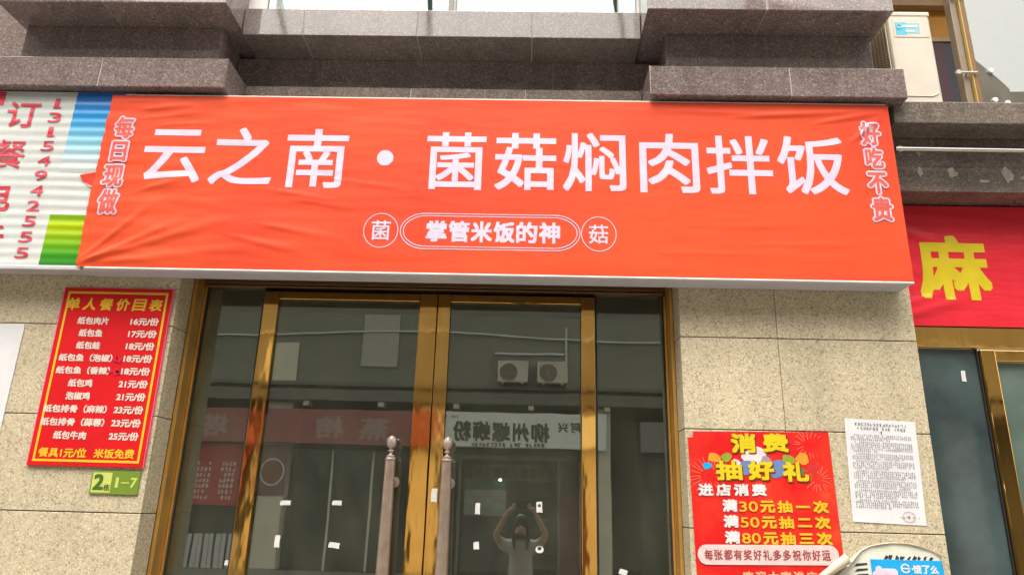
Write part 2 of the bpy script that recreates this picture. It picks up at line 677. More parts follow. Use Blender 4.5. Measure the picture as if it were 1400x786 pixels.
def slabs(name, x0, x1, y0, y1, z0, z1, joints, m=BROWN, bev=0.004, grout=PALEGROUT, gap=0.004):
    b = bmesh.new()
    xs = [x0] + joints + [x1]
    box(b, x0 + 0.006, x1 - 0.006, y0 + 0.004, y1 - 0.002, z0 + 0.004, z1 - 0.004, mi=1)
    for i, (a, c) in enumerate(zip(xs, xs[1:])):
        box(b, a + (gap / 2 if i else 0), c - (gap / 2 if i < len(xs) - 2 else 0), y0, y1, z0, z1, bev)
    return finish(name, b, [m, grout], bld)


# centre bay
slabs('ledge_course', -1.912, 0.73, 0.08, 0.5, 4.00, 4.282, [-0.80, -0.034], GREYG)
slabs('recess_course', -2.04, 0.865, 0.20, 0.5, 4.284, 4.576, [-1.45, -0.644, 0.15], BROWN, 0.002)
slabs('sill_course', -1.924, 0.712, -0.064, 0.5, 4.578, 4.785, [-1.52, -0.76, 0.0], GREYG, 0.005)
# pilasters either side
slabs('ledge_course', -3.48, -1.914, -0.20, 0.5, 4.087, 4.298, [-2.72], BROWN, 0.006)
slabs('recess_course', -3.36, -2.045, -0.08, 0.5, 4.30, 4.612, [-2.45], BROWN, 0.003)
slabs('upper_course', -3.40, -1.927, -0.325, 0.5, 4.614, 5.02, [-2.72], BROWN, 0.006)
slabs('ledge_course', 0.733, 2.302, -0.20, 0.5, 4.077, 4.284, [1.60], BROWN, 0.006)
slabs('recess_course', 0.868, 2.185, -0.08, 0.5, 4.286, 4.602, [1.515], BROWN, 0.003)
slabs('upper_course', 0.714, 2.224, -0.325, 0.5, 4.604, 5.02, [1.45], BROWN, 0.006)
# shaft of the pilasters above
slabs('pilaster_shaft', -3.30, -2.0, -0.20, 0.5, 5.022, 6.6, [-2.65], BROWN)
slabs('pilaster_shaft', 0.80, 2.16, -0.20, 0.5, 5.022, 6.6, [1.45], BROWN)
# walling behind the signs
bx('backing_wall', GROUT, bld, -3.43, 2.30, 0.605, 0.80, 3.20, 4.8)
bx('backing_wall', GROUT, bld, -3.43, 2.24, 0.10, 0.60, 3.602, 3.998)
bx('backing_wall', GROUT, bld, -2.078, 0.888, 0.15, 0.33, 3.16, 3.60)
bx('backing_wall', BROWN, bld, -2.0, 0.80, 0.50, 0.8, 6.602, 6.9)
bx('backing_wall', BROWN, bld, -6.0, -3.49, 0.35, 0.8, 3.10, 6.6)
bx('backing_wall', BROWN, bld, -6.0, -3.45, 0.35, 0.8, GZ, 3.098)

# window over the centre bay
wf = bmesh.new()
for (a, c) in ((-1.99, -1.80), (-1.79, -1.74), (-0.575, -0.52), (0.58, 0.61), (0.70, 0.79)):
    box(wf, a, c, -0.02, 0.06, 4.787, 6.6, 0.003)
box(wf, -2.0, 0.80, -0.015, 0.055, 4.787, 4.80)
win = finish('window', wf, [plain('window_frame_paint', (0.70, 0.66, 0.62), 0.4)], bld)
for a, c in ((-1.738, -0.577), (-0.518, 0.578), (0.612, 0.698)):
    bx('pane', WINGLASS, win, a, c, 0.02, 0.03, 4.802, 6.6)
bx('blind', plain('pale_roller_blind', (0.36, 0.46, 0.43), 0.7, 0, 0.05), win, -1.735, 0.697, 0.10, 0.11, 4.805, 6.6)
bx('mullion', plain('dark_mullion', (0.20, 0.17, 0.15), 0.4), win, -0.566, -0.530, -0.035, -0.022, 4.80, 6.6)

# neighbouring bay on the right : stacked ledges
slabs('ledge_course', 2.245, 6.2, -0.12, 1.7, 3.955, 4.105, [3.45, 4.6], GREYG, 0.005)
slabs('fascia_course', 2.243, 6.2, 0.07, 0.5, 3.585, 3.953, [3.20, 4.4], GREYG, 0.003)
bx('door_head', GROUT, bld, 2.25, 6.2, 0.34, 0.6, 2.77, 3.58)
# terrace back wall over the neighbour
bx('terrace_wall', OCHRE, bld, 2.20, 6.2, 1.702, 1.8, 4.1, 7.6)
bx('terrace_trim', TANBAND, bld, 2.31, 6.2, 1.62, 1.70, 6.24, 6.9)
bx('terrace_side_wall', OCHRE, bld, 2.20, 2.30, 0.502, 1.70, 4.107, 7.6)
bx('terrace_roof', TANBAND, bld, 2.20, 6.2, 0.30, 1.8, 7.602, 7.8)

# glue scabs left on the fascia by an old sign
for (cx, cz, w, h) in ((2.46, 3.72, 0.05, 0.09), (2.66, 3.715, 0.075, 0.085), (2.85, 3.66, 0.10, 0.03), (3.00, 3.70, 0.09, 0.12), (3.12, 3.68, 0.09, 0.05), (2.47, 3.84, 0.03, 0.06)):
    n = 11
    pts = [(cx + w / 2 * math.cos(2 * math.pi * i / n) * random.uniform(0.45, 1.1), cz + h / 2 * math.sin(2 * math.pi * i / n) * random.uniform(0.45, 1.1)) for i in range(n)]
    bm = bmesh.new()
    f0 = [bm.verts.new((x, 0.067, z)) for x, z in pts]
    f1 = [bm.verts.new((x, 0.0695, z)) for x, z in pts]
    bm.faces.new(f0)
    for i in range(n):
        bm.faces.new((f0[i], f0[(i + 1) % n], f1[(i + 1) % n], f1[i]))
    finish('glue_residue', bm, plain('old_glue', (0.40, 0.365, 0.30), 0.8, 0, 0.3, 40), bld)

# dim room behind the doors
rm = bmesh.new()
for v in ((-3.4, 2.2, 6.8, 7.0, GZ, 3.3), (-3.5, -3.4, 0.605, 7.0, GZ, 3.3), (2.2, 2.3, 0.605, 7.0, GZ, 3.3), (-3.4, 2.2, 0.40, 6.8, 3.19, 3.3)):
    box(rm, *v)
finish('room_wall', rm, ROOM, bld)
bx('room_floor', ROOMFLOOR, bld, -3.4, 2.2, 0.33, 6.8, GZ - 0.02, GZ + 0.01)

# ------------------------------------------------------------------ shopfront frame with side lights
sf = thing('shopfront_frame', 'golden steel shopfront frame round the two glass doors under the orange sign', 'shopfront', (-0.6, 0.3, GZ))
bx('lintel', plain('brown_bronze_lintel', (0.20, 0.105, 0.045), 0.35, 0.5, 0.15, 4), sf, -2.078, 0.888, 0.265, 0.33, 2.955, 3.158, bev=0.004)
bx('lintel_lip', plain('brown_bronze_lintel', (0.20, 0.105, 0.045), 0.35, 0.5, 0.15, 4), sf, -2.048, 0.858, 0.262, 0.33, 2.936, 2.949, bev=0.003)
b = bmesh.new()
box(b, -2.083, -2.060, 0.173, 0.33, GZ, 3.158, 0.002)
box(b, -2.058, -2.047, 0.275, 0.33, GZ, 2.93, 0.002)
finish('jamb', b, GOLDSATIN, sf)
b = bmesh.new()
box(b, 0.872, 0.893, 0.173, 0.33, GZ, 3.158, 0.002)
box(b, 0.858, 0.870, 0.275, 0.33, GZ, 2.93, 0.002)
finish('jamb', b, GOLDSATIN, sf)
for a, c in ((-2.046, -1.676), (0.432, 0.857)):
    o = bx('side_pane', GLASS, sf, a, c, 0.300, 0.308, GZ + 0.12, 2.934)
    s = bmesh.new()
    for p, q in ((a, a + 0.007), (c - 0.007, c)):
        box(s, p, q, 0.292, 0.2985, GZ + 0.12, 2.93)
    finish('seal', s, RUBBER, o)
    bx('bottom_rail', GOLD, sf, a, c, 0.285, 0.325, GZ, GZ + 0.118, bev=0.004)
for x in (-1.674, 0.428):
    bx('mullion', RUBBER, sf, x, x + 0.004, 0.286, 0.322, GZ, 2.935)

# ------------------------------------------------------------------ doors
HANDLE_PROF = [(0.004, 2.020), (0.016, 2.014), (0.025, 2.001), (0.0285, 1.985), (0.0275, 1.968), (0.021, 1.955), (0.012, 1.949), (0.009, 1.944),
               (0.009, 1.940), (0.016, 1.937), (0.017, 1.932), (0.010, 1.927), (0.009, 1.918), (0.011, 1.912), (0.023, 1.907), (0.024, 1.902), (0.020, 1.899), (0.028, 1.893), (0.032, 1.888), (0.031, 1.882), (0.027, 1.879)]


def door(name_label, x0, x1, stile_l, stile_r, hx):
    d = thing('glass_door', name_label, 'door', ((x0 + x1) / 2, 0.29, GZ), 'glass entrance doors')
    y0, y1 = 0.268, 0.318
    zb, zt = GZ + 0.03, 2.912
    bx('stile', GOLD, d, x0, x0 + stile_l, y0, y1, zb, zt, bev=0.004)
    bx('stile', GOLD, d, x1 - stile_r, x1, y0, y1, zb, zt, bev=0.004)
    bx('top_rail', GOLD, d, x0 + stile_l + 0.001, x1 - stile_r - 0.001, y0 + 0.003, y1 - 0.003, 2.862, zt - 0.001, bev=0.003)
    bx('bottom_rail', GOLD, d, x0 + stile_l + 0.001, x1 - stile_r - 0.001, y0 + 0.003, y1 - 0.003, zb, zb + 0.12, bev=0.003)
    bx('pane', GLASS, d, x0 + stile_l + 0.002, x1 - stile_r - 0.002, 0.296, 0.304, zb + 0.121, 2.861)
    hy = 0.187
    b = bmesh.new()
    lathe(b, hx, hy, [(0.0290, 0.325), (0.0330, 0.6), (0.0365, 0.95), (0.0370, 1.1), (0.0362, 1.3), (0.0330, 1.6), (0.0290, 1.879)], 28)
    h = finish('handle', b, BRONZE, d)
    b = bmesh.new(); lathe(b, hx, hy, HANDLE_PROF, 28); finish('finial', b, FINIAL, h)
    b = bmesh.new(); lathe(b, hx, hy, [(r, 0.325 + 1.879 - z) for r, z in HANDLE_PROF], 28); finish('finial', b, FINIAL, h)
    for z in (1.76, 0.46):
        b = bmesh.new()
        lathe(b, hx + 0.012, z, [(0.012, hy + 0.02), (0.012, 0.284), (0.030, 0.285), (0.032, 0.289), (0.030, 0.2955)], 24, 'y')
        finish('standoff', b, FINIAL, h)
    return d


door('left glass door with golden frame and bronze bar handle', -1.668, -0.5655, 0.094, 0.112, -0.775)
door('right glass door with golden frame, next to the narrow side pane', -0.5605, 0.426, 0.080, 0.088, -0.447)


def scrap(x, z, w, h, label, y=0.2945, rot=0.0, hole=False):
    bm = bmesh.new()
    n = [(-w / 2, -h / 2), (0, -h / 2 * 0.92), (w / 2, -h / 2 * 1.06), (w / 2 * 0.94, 0), (w / 2 * 1.03, h / 2), (0, h / 2 * 1.05), (-w / 2 * 0.9, h / 2 * 0.97), (-w / 2 * 1.04, 0)]
    c, s = math.cos(rot), math.sin(rot)
    vs_ = [(x + u * c - v * s, z + u * s + v * c) for u, v in n]
    f0 = [bm.verts.new((p, y, q)) for p, q in vs_]
    f1 = [bm.verts.new((p, y + 0.0008, q)) for p, q in vs_]
    bm.faces.new(f0); bm.faces.new(f1[::-1])
    for i in range(8):
        bm.faces.new((f0[i], f1[i], f1[(i + 1) % 8], f0[(i + 1) % 8]))
    bmesh.ops.recalc_face_normals(bm, faces=bm.faces)
    o = finish('tape_scrap', bm, TAPE)
    tag(o, label, 'tape', 'scraps of white tape on the shop glass')
    return o


scrap(-1.393, 1.629, 0.062, 0.026, 'upper left white tape scrap on the left door pane', rot=0.05)
scrap(-1.090, 1.636, 0.056, 0.026, 'upper right white tape scrap on the left door pane')
scrap(-1.416, 1.416, 0.030, 0.066, 'upright white tape scrap low on the left door pane')
scrap(-1.084, 1.403, 0.063, 0.030, 'lower right tilted white tape scrap on the left door pane', rot=-0.1)
scrap(-0.265, 1.624, 0.028, 0.062, 'tall upper left white tape scrap on the right door pane')
scrap(0.094, 1.641, 0.034, 0.060, 'upper right white tape scrap with a dark spot on the right door pane', rot=0.06)
scrap(-0.265, 1.422, 0.032, 0.040, 'lower left small white tape scrap on the right door pane', rot=0.1)
bm = bmesh.new()
ring_mesh(bm, Sheet(0.098, 1.410, 0.2945), circle(0, 0, 0.024, 0.019, 16), circle(0, 0.006, 0.012, 0.010, 16), 0.0)
tag(finish('tape_scrap', bm, TAPE), 'curled ring of white tape at lower right on the right door pane', 'tape', 'scraps of white tape on the shop glass')
bm = bmesh.new()
bm.faces.new([bm.verts.new(p) for p in [(0.094 + u, 0.2938, 1.650 + v) for u, v in circle(0, 0, 0.009, None, 12)]])
bmesh.ops.reverse_faces(bm, faces=bm.faces[:])
tag(finish('tape_spot', bm, INK), 'dark round spot on the upper right tape scrap of the right door', 'spot')
scrap(0.574, 1.301, 0.046, 0.030, 'white tape scrap low on the right side pane', 0.2975, rot=-0.3)
scrap(-1.692, 1.293, 0.026, 0.028, 'small pale tape scrap low on the left side pane', 0.2975)
scrap(-0.520, 1.692, 0.034, 0.075, 'pale paper scrap stuck on the golden middle stile of the right door', 0.2668)
scrap(2.665, 2.465, 0.026, 0.066, 'small upright white sticker on the neighbouring shop window', 0.2965)

# ------------------------------------------------------------------ orange shop sign
FOLDS = [  # (x0, z0, x1, z1, width, height) taut creases in the cloth
    (-2.60, 2.94, -2.08, 3.20, 0.022, 0.014), (-2.58, 2.95, -1.80, 3.22, 0.028, 0.012), (-2.60, 2.97, -2.25, 3.32, 0.020, 0.010),
    (-2.55, 2.93, -1.60, 3.06, 0.030, 0.008), (-1.75, 3.12, -1.30, 3.02, 0.025, 0.007), (-1.60, 3.20, -1.15, 3.12, 0.020, 0.006),
    (-2.55, 4.01, -2.22, 4.03, 0.014, 0.007), (-2.42, 3.95, -2.12, 3.985, 0.016, 0.008), (-2.40, 3.89, -2.08, 3.93, 0.014, 0.007), (-2.30, 3.84, -1.95, 3.87, 0.013, 0.005),
    (-1.55, 3.42, -1.10, 3.34, 0.018, 0.005), (-1.40, 3.36, -1.00, 3.30, 0.016, 0.005), (-2.35, 3.40, -2.05, 3.50, 0.018, 0.006),
    (-2.62, 3.75, -2.58, 3.30, 0.014, 0.008), (-1.20, 3.50, -0.70, 3.43, 0.016, 0.004),
    (1.30, 3.955, 2.16, 4.015, 0.022, 0.010), (1.75, 3.92, 2.17, 4.00, 0.018, 0.009), (1.95, 3.80, 2.17, 3.99, 0.022, 0.010), (0.9, 3.99, 1.7, 3.975, 0.018, 0.005),
    (1.1, 3.23, 1.6, 3.235, 0.014, 0.003), (1.3, 3.12, 1.9, 3.13, 0.014, 0.003), (0.8, 3.06, 1.5, 3.065, 0.014, 0.003),
]
BX0, BX1, BZ0, BZ1 = -2.634, 2.192, 2.912, 4.050


def banner_disp(x, z):
    d = 0.0
    for (x0, z0, x1, z1, w, h) in FOLDS:
        ex, ez = x1 - x0, z1 - z0
        L = math.hypot(ex, ez)
        t = ((x - x0) * ex + (z - z0) * ez) / (L * L)
        if t < -0.15 or t > 1.15:
            continue
        s = ((x - x0) * -ez + (z - z0) * ex) / L
        ww = w * (0.45 + 0.8 * max(0, min(1, t)))
        if abs(s) > 3.5 * ww:
            continue
        taper = max(0.0, min(1, (t + 0.15) / 0.3)) * max(0.0, min(1, (1.15 - t) / 0.6))
        d += 0.72 * h * taper * math.exp(-(s / ww) ** 2)
    side = max(0.0, min(1.0, (-0.4 - x) / 1.8))
    d += (0.0012 + 0.0035 * side) * (noise.noise(Vector((x * 2.2, 3.1, z * 9.0))) + 0.5 * noise.noise(Vector((x * 5 + 4, 1.1, z * 22.0))))
    d += 0.004 * noise.noise(Vector((x * 0.9, 7.7, z * 1.7)))
    edge = min(1.0, min(z - BZ0, BZ1 - z, BX1 - x) / 0.05)
    return max(-0.004, d * max(0.0, edge))


def cloth(name, m, parent, x0, x1, z0, z1, y, disp, step, left_wave=0.0):
    nx, nz = int((x1 - x0) / step), int((z1 - z0) / step)
    bm = bmesh.new()
    g = []
    for j in range(nz + 1):
        z = z0 + (z1 - z0) * j / nz
        row = []
        for i in range(nx + 1):
            x = x0 + (x1 - x0) * i / nx
            if left_wave and i < 6:
                x += (1 - i / 6) * left_wave * (noise.noise(Vector((2.2, 0, z * 9))) + 0.5 * noise.noise(Vector((5.2, 0, z * 25))))
            row.append(bm.verts.new((x, y - disp(x, z), z)))
        g.append(row)
    for j in range(nz):
        for i in range(nx):
            bm.faces.new((g[j][i], g[j][i + 1], g[j + 1][i + 1], g[j + 1][i]))
    return finish(name, bm, m, parent, smooth=True)


sign = thing('shop_sign', 'wide orange cloth shop sign with large white characters over the doors', 'shop sign', (-0.22, -0.15, 2.88))
cloth('banner_cloth', ORANGE, sign, BX0, BX1, BZ0, BZ1, -0.158, banner_disp, 0.0115, 0.012)
b = bmesh.new()
box(b, -2.60, 2.188, -0.148, -0.004, 2.898, 4.046, 0.006)
finish('sign_box', b, plain('white_wrapped_edge', (0.52, 0.50, 0.52), 0.5, 0, 0.08), sign)
bx('bottom_hem', WHITE, sign, -2.58, 2.192, -0.164, -0.150, 2.899, 2.912, bev=0.005)
bx('top_hem', plain('pale_hem', (0.78, 0.62, 0.55), 0.5), sign, -2.55, 2.18, -0.156, -0.149, 4.0505, 4.060, bev=0.002)

SB = Sheet(0, 0, -0.158, 0, banner_disp, 0.0115)
for s, cx, cz, w, h in [('云', -2.174, 3.634, 0.375, 0.357), ('之', -1.751, 3.641, 0.382, 0.386), ('南', -1.300, 3.634, 0.380, 0.395), ('菌', -0.447, 3.630, 0.362, 0.383),
                        ('菇', -0.025, 3.633, 0.370, 0.380), ('焖', 0.390, 3.635, 0.378, 0.387), ('肉', 0.839, 3.635, 0.356, 0.391), ('拌', 1.257, 3.630, 0.393, 0.385), ('饭', 1.691, 3.635, 0.410, 0.384)]:
    text_part('large_character', WHITEPRINT, sign, SB, [(s, cx, cz, w, h, 0.0052)], 0.0010)
bm = bmesh.new()
bm.faces.new([bm.verts.new(SB(u, v, 0.0016)) for u, v in circle(-0.878, 3.641, 0.050, 0.052)])
finish('dot', bm, WHITEPRINT, sign)
for (s, cx, cz, w, h) in [('每', -2.511, 3.820, 0.135, 0.168), ('日', -2.516, 3.658, 0.118, 0.152), ('现', -2.521, 3.493, 0.140, 0.166), ('做', -2.519, 3.324, 0.135, 0.178),
                          ('好', 2.060, 3.850, 0.135, 0.178), ('吃', 2.064, 3.688, 0.125, 0.155), ('不', 2.065, 3.523, 0.132, 0.160), ('贵', 2.070, 3.356, 0.138, 0.170)]:
    o = bmesh.new()
    put_text(o, s, cx, cz, w, h, SB, 0.0024, 0.0142, n=10, rings=2)
    o = finish('outlined_character', o, WHITEPRINT, sign)
    t = bmesh.new()
    put_text(t, s, cx, cz, w - 0.0212, h - 0.0212, SB, 0.0042, 0.0036)
    finish('character_fill', t, SLOGAN, o)


bm = bmesh.new()
W = 0.0045
for hw, hh, ch in ((0.529, 0.113, 0.135), (0.512, 0.098, 0.125)):
    # chamfered capsule: dense outline so that it follows the cloth
    def cap(hw_, hh_, ch_):
        ang = [math.pi / 2 * i / 8 for i in range(9)]
        q1 = [(hw_ - ch_ + ch_ * math.cos(a) ** 1.12, hh_ * math.sin(a) ** 1.0) for a in ang]
        key = q1 + [(-x, y) for x, y in q1[::-1]] + [(-x, -y) for x, y in q1[1:]] + [(x, -y) for x, y in q1[::-1][:-1]]
        out = []
        for a, c in zip(key, key[1:] + key[:1]):
            n = max(1, int(math.hypot(c[0] - a[0], c[1] - a[1]) / 0.03))
            out += [(a[0] + (c[0] - a[0]) * i / n - 0.225, a[1] + (c[1] - a[1]) * i / n + 3.171) for i in range(n)]
        return out
    o1 = cap(hw, hh, ch)
    sc = [(((u + 0.225) * (hw - W) / hw) - 0.225, ((v - 3.171) * (hh - W) / hh) + 3.171) for u, v in o1]
    ring_mesh(bm, SB, o1, sc, 0.0014)
finish('badge_outline', bm, WHITEPRINT, sign)
for cx in (-0.867, 0.411):
    bm = bmesh.new()
    ring_mesh(bm, SB, circle(cx, 3.170, 0.103, 0.109, 48), circle(cx, 3.170, 0.0985, 0.1045, 48), 0.0012)
    finish('badge_circle', bm, WHITEPRINT, sign)
text_part('badge_character', WHITEPRINT, sign, SB, [('菌', -0.867, 3.171, 0.113, 0.122, 0.0015)], 0.0010)
text_part('badge_character', WHITEPRINT, sign, SB, [('菇', 0.409, 3.169, 0.113, 0.119, 0.0015)], 0.0010)
for i, s in enumerate('掌管米饭的神'):
    text_part('badge_character', WHITEPRINT, sign, SB, [(s, -0.208 + (i - 2.5) * 0.1325, 3.171, 0.124, 0.132, 0.0045)], 0.0010)

# ------------------------------------------------------------------ white order sign at the left
def rib_disp(x, z):
    q = z * 2 * math.pi / 0.062 + 1.3 * noise.noise(Vector((x * 0.8, 0, z * 3)))
    return 0.0024 * math.sin(q) * (0.6 + 0.8 * noise.noise(Vector((x * 1.3, 5, z * 2)))) + 0.003


os_ = thing('order_sign', 'ribbed white sign with crimson phone digits left of the orange sign', 'shop sign', (-3.4, -0.13, 2.88))
cloth('banner_cloth', WHITEFAB, os_, -4.6, -2.50, 2.918, 4.078, -0.138, rib_disp, 0.0125)
bx('sign_box', ALU, os_, -4.6, -2.606, -0.128, -0.004, 2.905, 4.072, bev=0.004)
bx('bottom_rail', ALU, os_, -4.6, -2.606, -0.150, -0.1285, 2.893, 2.917, bev=0.004)
SL = Sheet(0, 0, -0.138, 0, rib_disp, 0.013)


def colour_patch(name, m, x0, x1, z0, z1, off=0.0015, n=44):
    bm = bmesh.new()
    g = []
    for j in range(n + 1):
        z = z0 + (z1 - z0) * j / n
        g.append([bm.verts.new(SL(x0 + (x1 - x0) * i / 3, z, off)) for i in range(4)])
    for j in range(n):
        for i in range(3):
            bm.faces.new((g[j][i], g[j][i + 1], g[j + 1][i + 1], g[j + 1][i])).smooth = True
    return finish(name, bm, m, os_, smooth=True)


colour_patch('blue_patch', BLUEPRINT, -2.868, -2.505, 3.52, 4.076, n=60)
colour_patch('green_patch', GREENPRINT, -2.864, -2.505, 2.925, 3.24)
colour_patch('red_corner', CRIMSON, -4.0, -3.325, 3.975, 4.074, n=10)
for s, cx, cz, w, h in [('订', -3.184, 3.912, 0.205, 0.180), ('餐', -3.212, 3.637, 0.215, 0.190), ('电', -3.218, 3.354, 0.185, 0.190), ('话', -3.218, 3.075, 0.210, 0.180)]:
    text_part('large_character', CRIMSON, os_, SL, [(s, cx, cz, w, h, 0.0030 if s != '餐' else 0.0012)], 0.0035)
for i, s in enumerate('13154942555'):
    bm = bmesh.new()
    zc = 3.994 - i * 0.0999
    put_text(bm, s, -2.978 if s != '1' else -2.984, zc, 0.080 if s != '1' else 0.030, 0.068, SL, 0.0035, 0.0010)
    if s == '1':        # the printed 1 has a broad foot
        q = [(-3.004 + 0.052 * k / 4, zc - 0.034) for k in range(5)]
        for (u0, v0), (u1, _) in zip(q, q[1:]):
            bm.faces.new([bm.verts.new(SL(u, v, 0.0045)) for u, v in rect(u0, v0, u1, v0 + 0.009)])
    finish('digit', bm, CRIMSON, os_)
# red printed pepper tip peeping out beside the orange cloth
bm = bmesh.new()
pp = [(-2.47, 3.53), (-2.62, 3.525), (-2.70, 3.515), (-2.735, 3.50), (-2.725, 3.485), (-2.705, 3.455), (-2.66, 3.425), (-2.60, 3.41), (-2.47, 3.40)]
bm.faces.new([bm.verts.new(SL(u, v, 0.006)) for u, v in pp])
bmesh.ops.recalc_face_normals(bm, faces=bm.faces)
if bm.faces[:][0].normal.y > 0:
    bmesh.ops.reverse_faces(bm, faces=bm.faces[:])
finish('pepper_print', bm, plain('pepper_red', (0.66, 0.05, 0.03), 0.3), os_)

# ------------------------------------------------------------------ menu board
mb = thing('menu_board', 'red menu board with yellow border and white price rows on the left pillar', 'menu board', (-2.433, -0.012, 1.794))
MX0, MX1, MZ0, MZ1 = -2.759, -2.109, 1.794, 2.826
bx('board', MENURED, mb, MX0, MX1, -0.016, -0.001, MZ0, MZ1, bev=0.002)
SM = Sheet(0, 0, -0.016)
bx('edge_trim', MENUPINK, mb, MX0 - 0.004, MX0, -0.017, -0.001, MZ0, MZ1)
bx('edge_trim', MENUPINK, mb, MX1, MX1 + 0.004, -0.017, -0.001, MZ0, MZ1)
bm = bmesh.new()
e, w = 0.024, 0.013
ring_mesh(bm, SM, rect(MX0 + e, MZ0 + e, MX1 - e, MZ1 - e), rect(MX0 + e + w, MZ0 + e + w, MX1 - e - w, MZ1 - e - w), 0.0012)
finish('border_line', bm, YELLOW, mb)
for i, s in enumerate('单人餐价目表'):
    text_part('title_character', YELLOW, mb, SM, [(s, -2.690 + i * 0.0990, 2.725, 0.078, 0.074, 0.0022, 0.10)], 0.0013)
rows = [('纸包肉片', '16元/份', 4), ('纸包鱼', '17元/份', 3), ('纸包蛙', '18元/份', 3), ('纸包鱼（泡椒）', '18元/份', 7), ('纸包鱼（香辣）', '18元/份', 7), ('纸包鸡', '21元/份', 3),
        ('泡椒鸡', '21元/份', 3), ('纸包排骨（麻辣）', '23元/份', 8), ('纸包排骨（蒜蓉）', '23元/份', 8), ('纸包牛肉', '25元/份', 4)]
for i, (a, p, n) in enumerate(rows):
    z = 2.624 - i * 0.0735
    w = {3: 0.140, 4: 0.186, 7: 0.315, 8: 0.365}[n]
    cx = -2.552
    bm = bmesh.new()
    put_text(bm, a, cx, z, w, 0.045, SM, 0.0013, 0.0016)
    finish('dish_name', bm, MENUWHITE, mb)
    bm = bmesh.new()
    put_text(bm, p, -2.245, z, 0.168, 0.046, SM, 0.0013, 0.0018)
    finish('price', bm, MENUWHITE, mb)
text_part('footer_row', YELLOW, mb, SM, [('餐具1元/位', -2.573, 1.867, 0.270, 0.052, 0.0016)], 0.0013)
text_part('footer_row', YELLOW, mb, SM, [('米饭免费', -2.282, 1.867, 0.228, 0.052, 0.0016)], 0.0013)
# red scribble over two prices
bm = bmesh.new()
for cx, cz, w, h in ((-2.368, 2.405, 0.040, 0.030), (-2.352, 2.398, 0.03, 0.022), (-2.372, 2.330, 0.045, 0.032), (-2.350, 2.322, 0.03, 0.02)):
    for k in range(5):
        dx, dz = random.uniform(-w, w) / 2, random.uniform(-h, h) / 2
        bm.faces.new([bm.verts.new(SM(cx + dx + u, cz + dz + v, 0.0030 + 0.0001 * k)) for u, v in circle(0, 0, random.uniform(0.008, 0.016), random.uniform(0.006, 0.012), 9)])
finish('red_smear', bm, plain('smear_red', (0.60, 0.01, 0.03), 0.4), mb)

# house number plate
hp = thing('house_number_plate', 'small green house number plate reading 1-7 below the menu board', 'number plate', (-2.25, -0.006, 1.651))
bx('plate', PLATEG, hp, -2.388, -2.117, -0.009, -0.001, 1.651, 1.775, bev=0.002)
SP = Sheet(0, 0, -0.009)
poly_part('pale_panel', PLATEL, hp, SP, [rect(-2.379, 1.660, -2.272, 1.766)], 0.0008)
text_part('number', PLATEINK, hp, SP, [('2', -2.342, 1.715, 0.058, 0.085, 0.004)], 0.0016)
text_part('small_character', PLATEINK, hp, SP, [('栋', -2.293, 1.687, 0.036, 0.036, 0.0008)], 0.0016)
text_part('number', PLATEL, hp, SP, [('1', -2.240, 1.714, 0.017, 0.055, 0.0016), ('7', -2.147, 1.714, 0.036, 0.055, 0.0022)], 0.0012)
poly_part('dash', PLATEL, hp, SP, [rect(-2.218, 1.710, -2.172, 1.717)], 0.0012)

# paper at the left edge of the left pillar
bm = bmesh.new(); box(bm, -3.42, -2.962, -0.006, -0.001, 1.70, 2.600, 0.001)
tag(finish('paper_sheet', bm, PAPER), 'plain white sheet at the far left of the left pillar, beside the menu board', 'paper')

# ------------------------------------------------------------------ prize poster
po = thing('prize_poster', 'festive red prize draw poster with yellow and white lettering on the right pillar', 'poster', (1.29, -0.005, 1.02))
PR = Sheet(0.905, 2.064, -0.0035, math.radians(1.1))          # local u 0..0.778, v 0..-1.03
PW, PH = 0.778, 1.05
bm = bmesh.new()
nx, nz = 26, 34
g = []
for j in range(nz + 1):
    row = []
    for i in range(nx + 1):
        u, v = PW * i / nx, -PH * j / nz
        lift = 0.0
        row.append(PR(u, v, 0.0015 + 0.002 * max(0, noise.noise(Vector((u * 5, v * 5, 0))))))
    g.append(row)
# lower right corner torn up and curled towards the street
g2 = [[bm.verts.new(p) for p in r] for r in g]
for j in range(nz):
    for i in range(nx):
        u, v = PW * (i + 0.5) / nx, -PH * (j + 0.5) / nz
        if u > 0.60 and v < -0.655 - (PW - u) * 0.62:
            continue
        if u < 0.055 and v > -0.035 + u * 0.6:
            continue
        bm.faces.new((g2[j][i], g2[j + 1][i], g2[j + 1][i + 1], g2[j][i + 1])).smooth = True
bmesh.ops.delete(bm, geom=[v for v in bm.verts if not v.link_faces], context='VERTS')
finish('sheet', bm, POSTER, po, smooth=True)
bm = bmesh.new()
ring_pts = []
A = Vector((0.600, -0.770)); B = Vector((0.776, -0.652))
for k in range(13):
    t = k / 12
    base = A.lerp(B, t)
    r = 0.018 + 0.016 * t
    ring_pts.append([bm.verts.new(PR(base.x + r * 0.9 * math.sin(q) * 0.5, base.y - r * math.sin(q) * 0.8, 0.003 + r * (1 - math.cos(q)))) for q in [i * math.pi * 1.35 / 10 for i in range(11)]])
for a, c in zip(ring_pts, ring_pts[1:]):
    for i in range(10):
        bm.faces.new((a[i], a[i + 1], c[i + 1], c[i])).smooth = True
bmesh.ops.recalc_face_normals(bm, faces=bm.faces)
finish('curled_corner', bm, CREAM, po, smooth=True)
OFFP = 0.0050
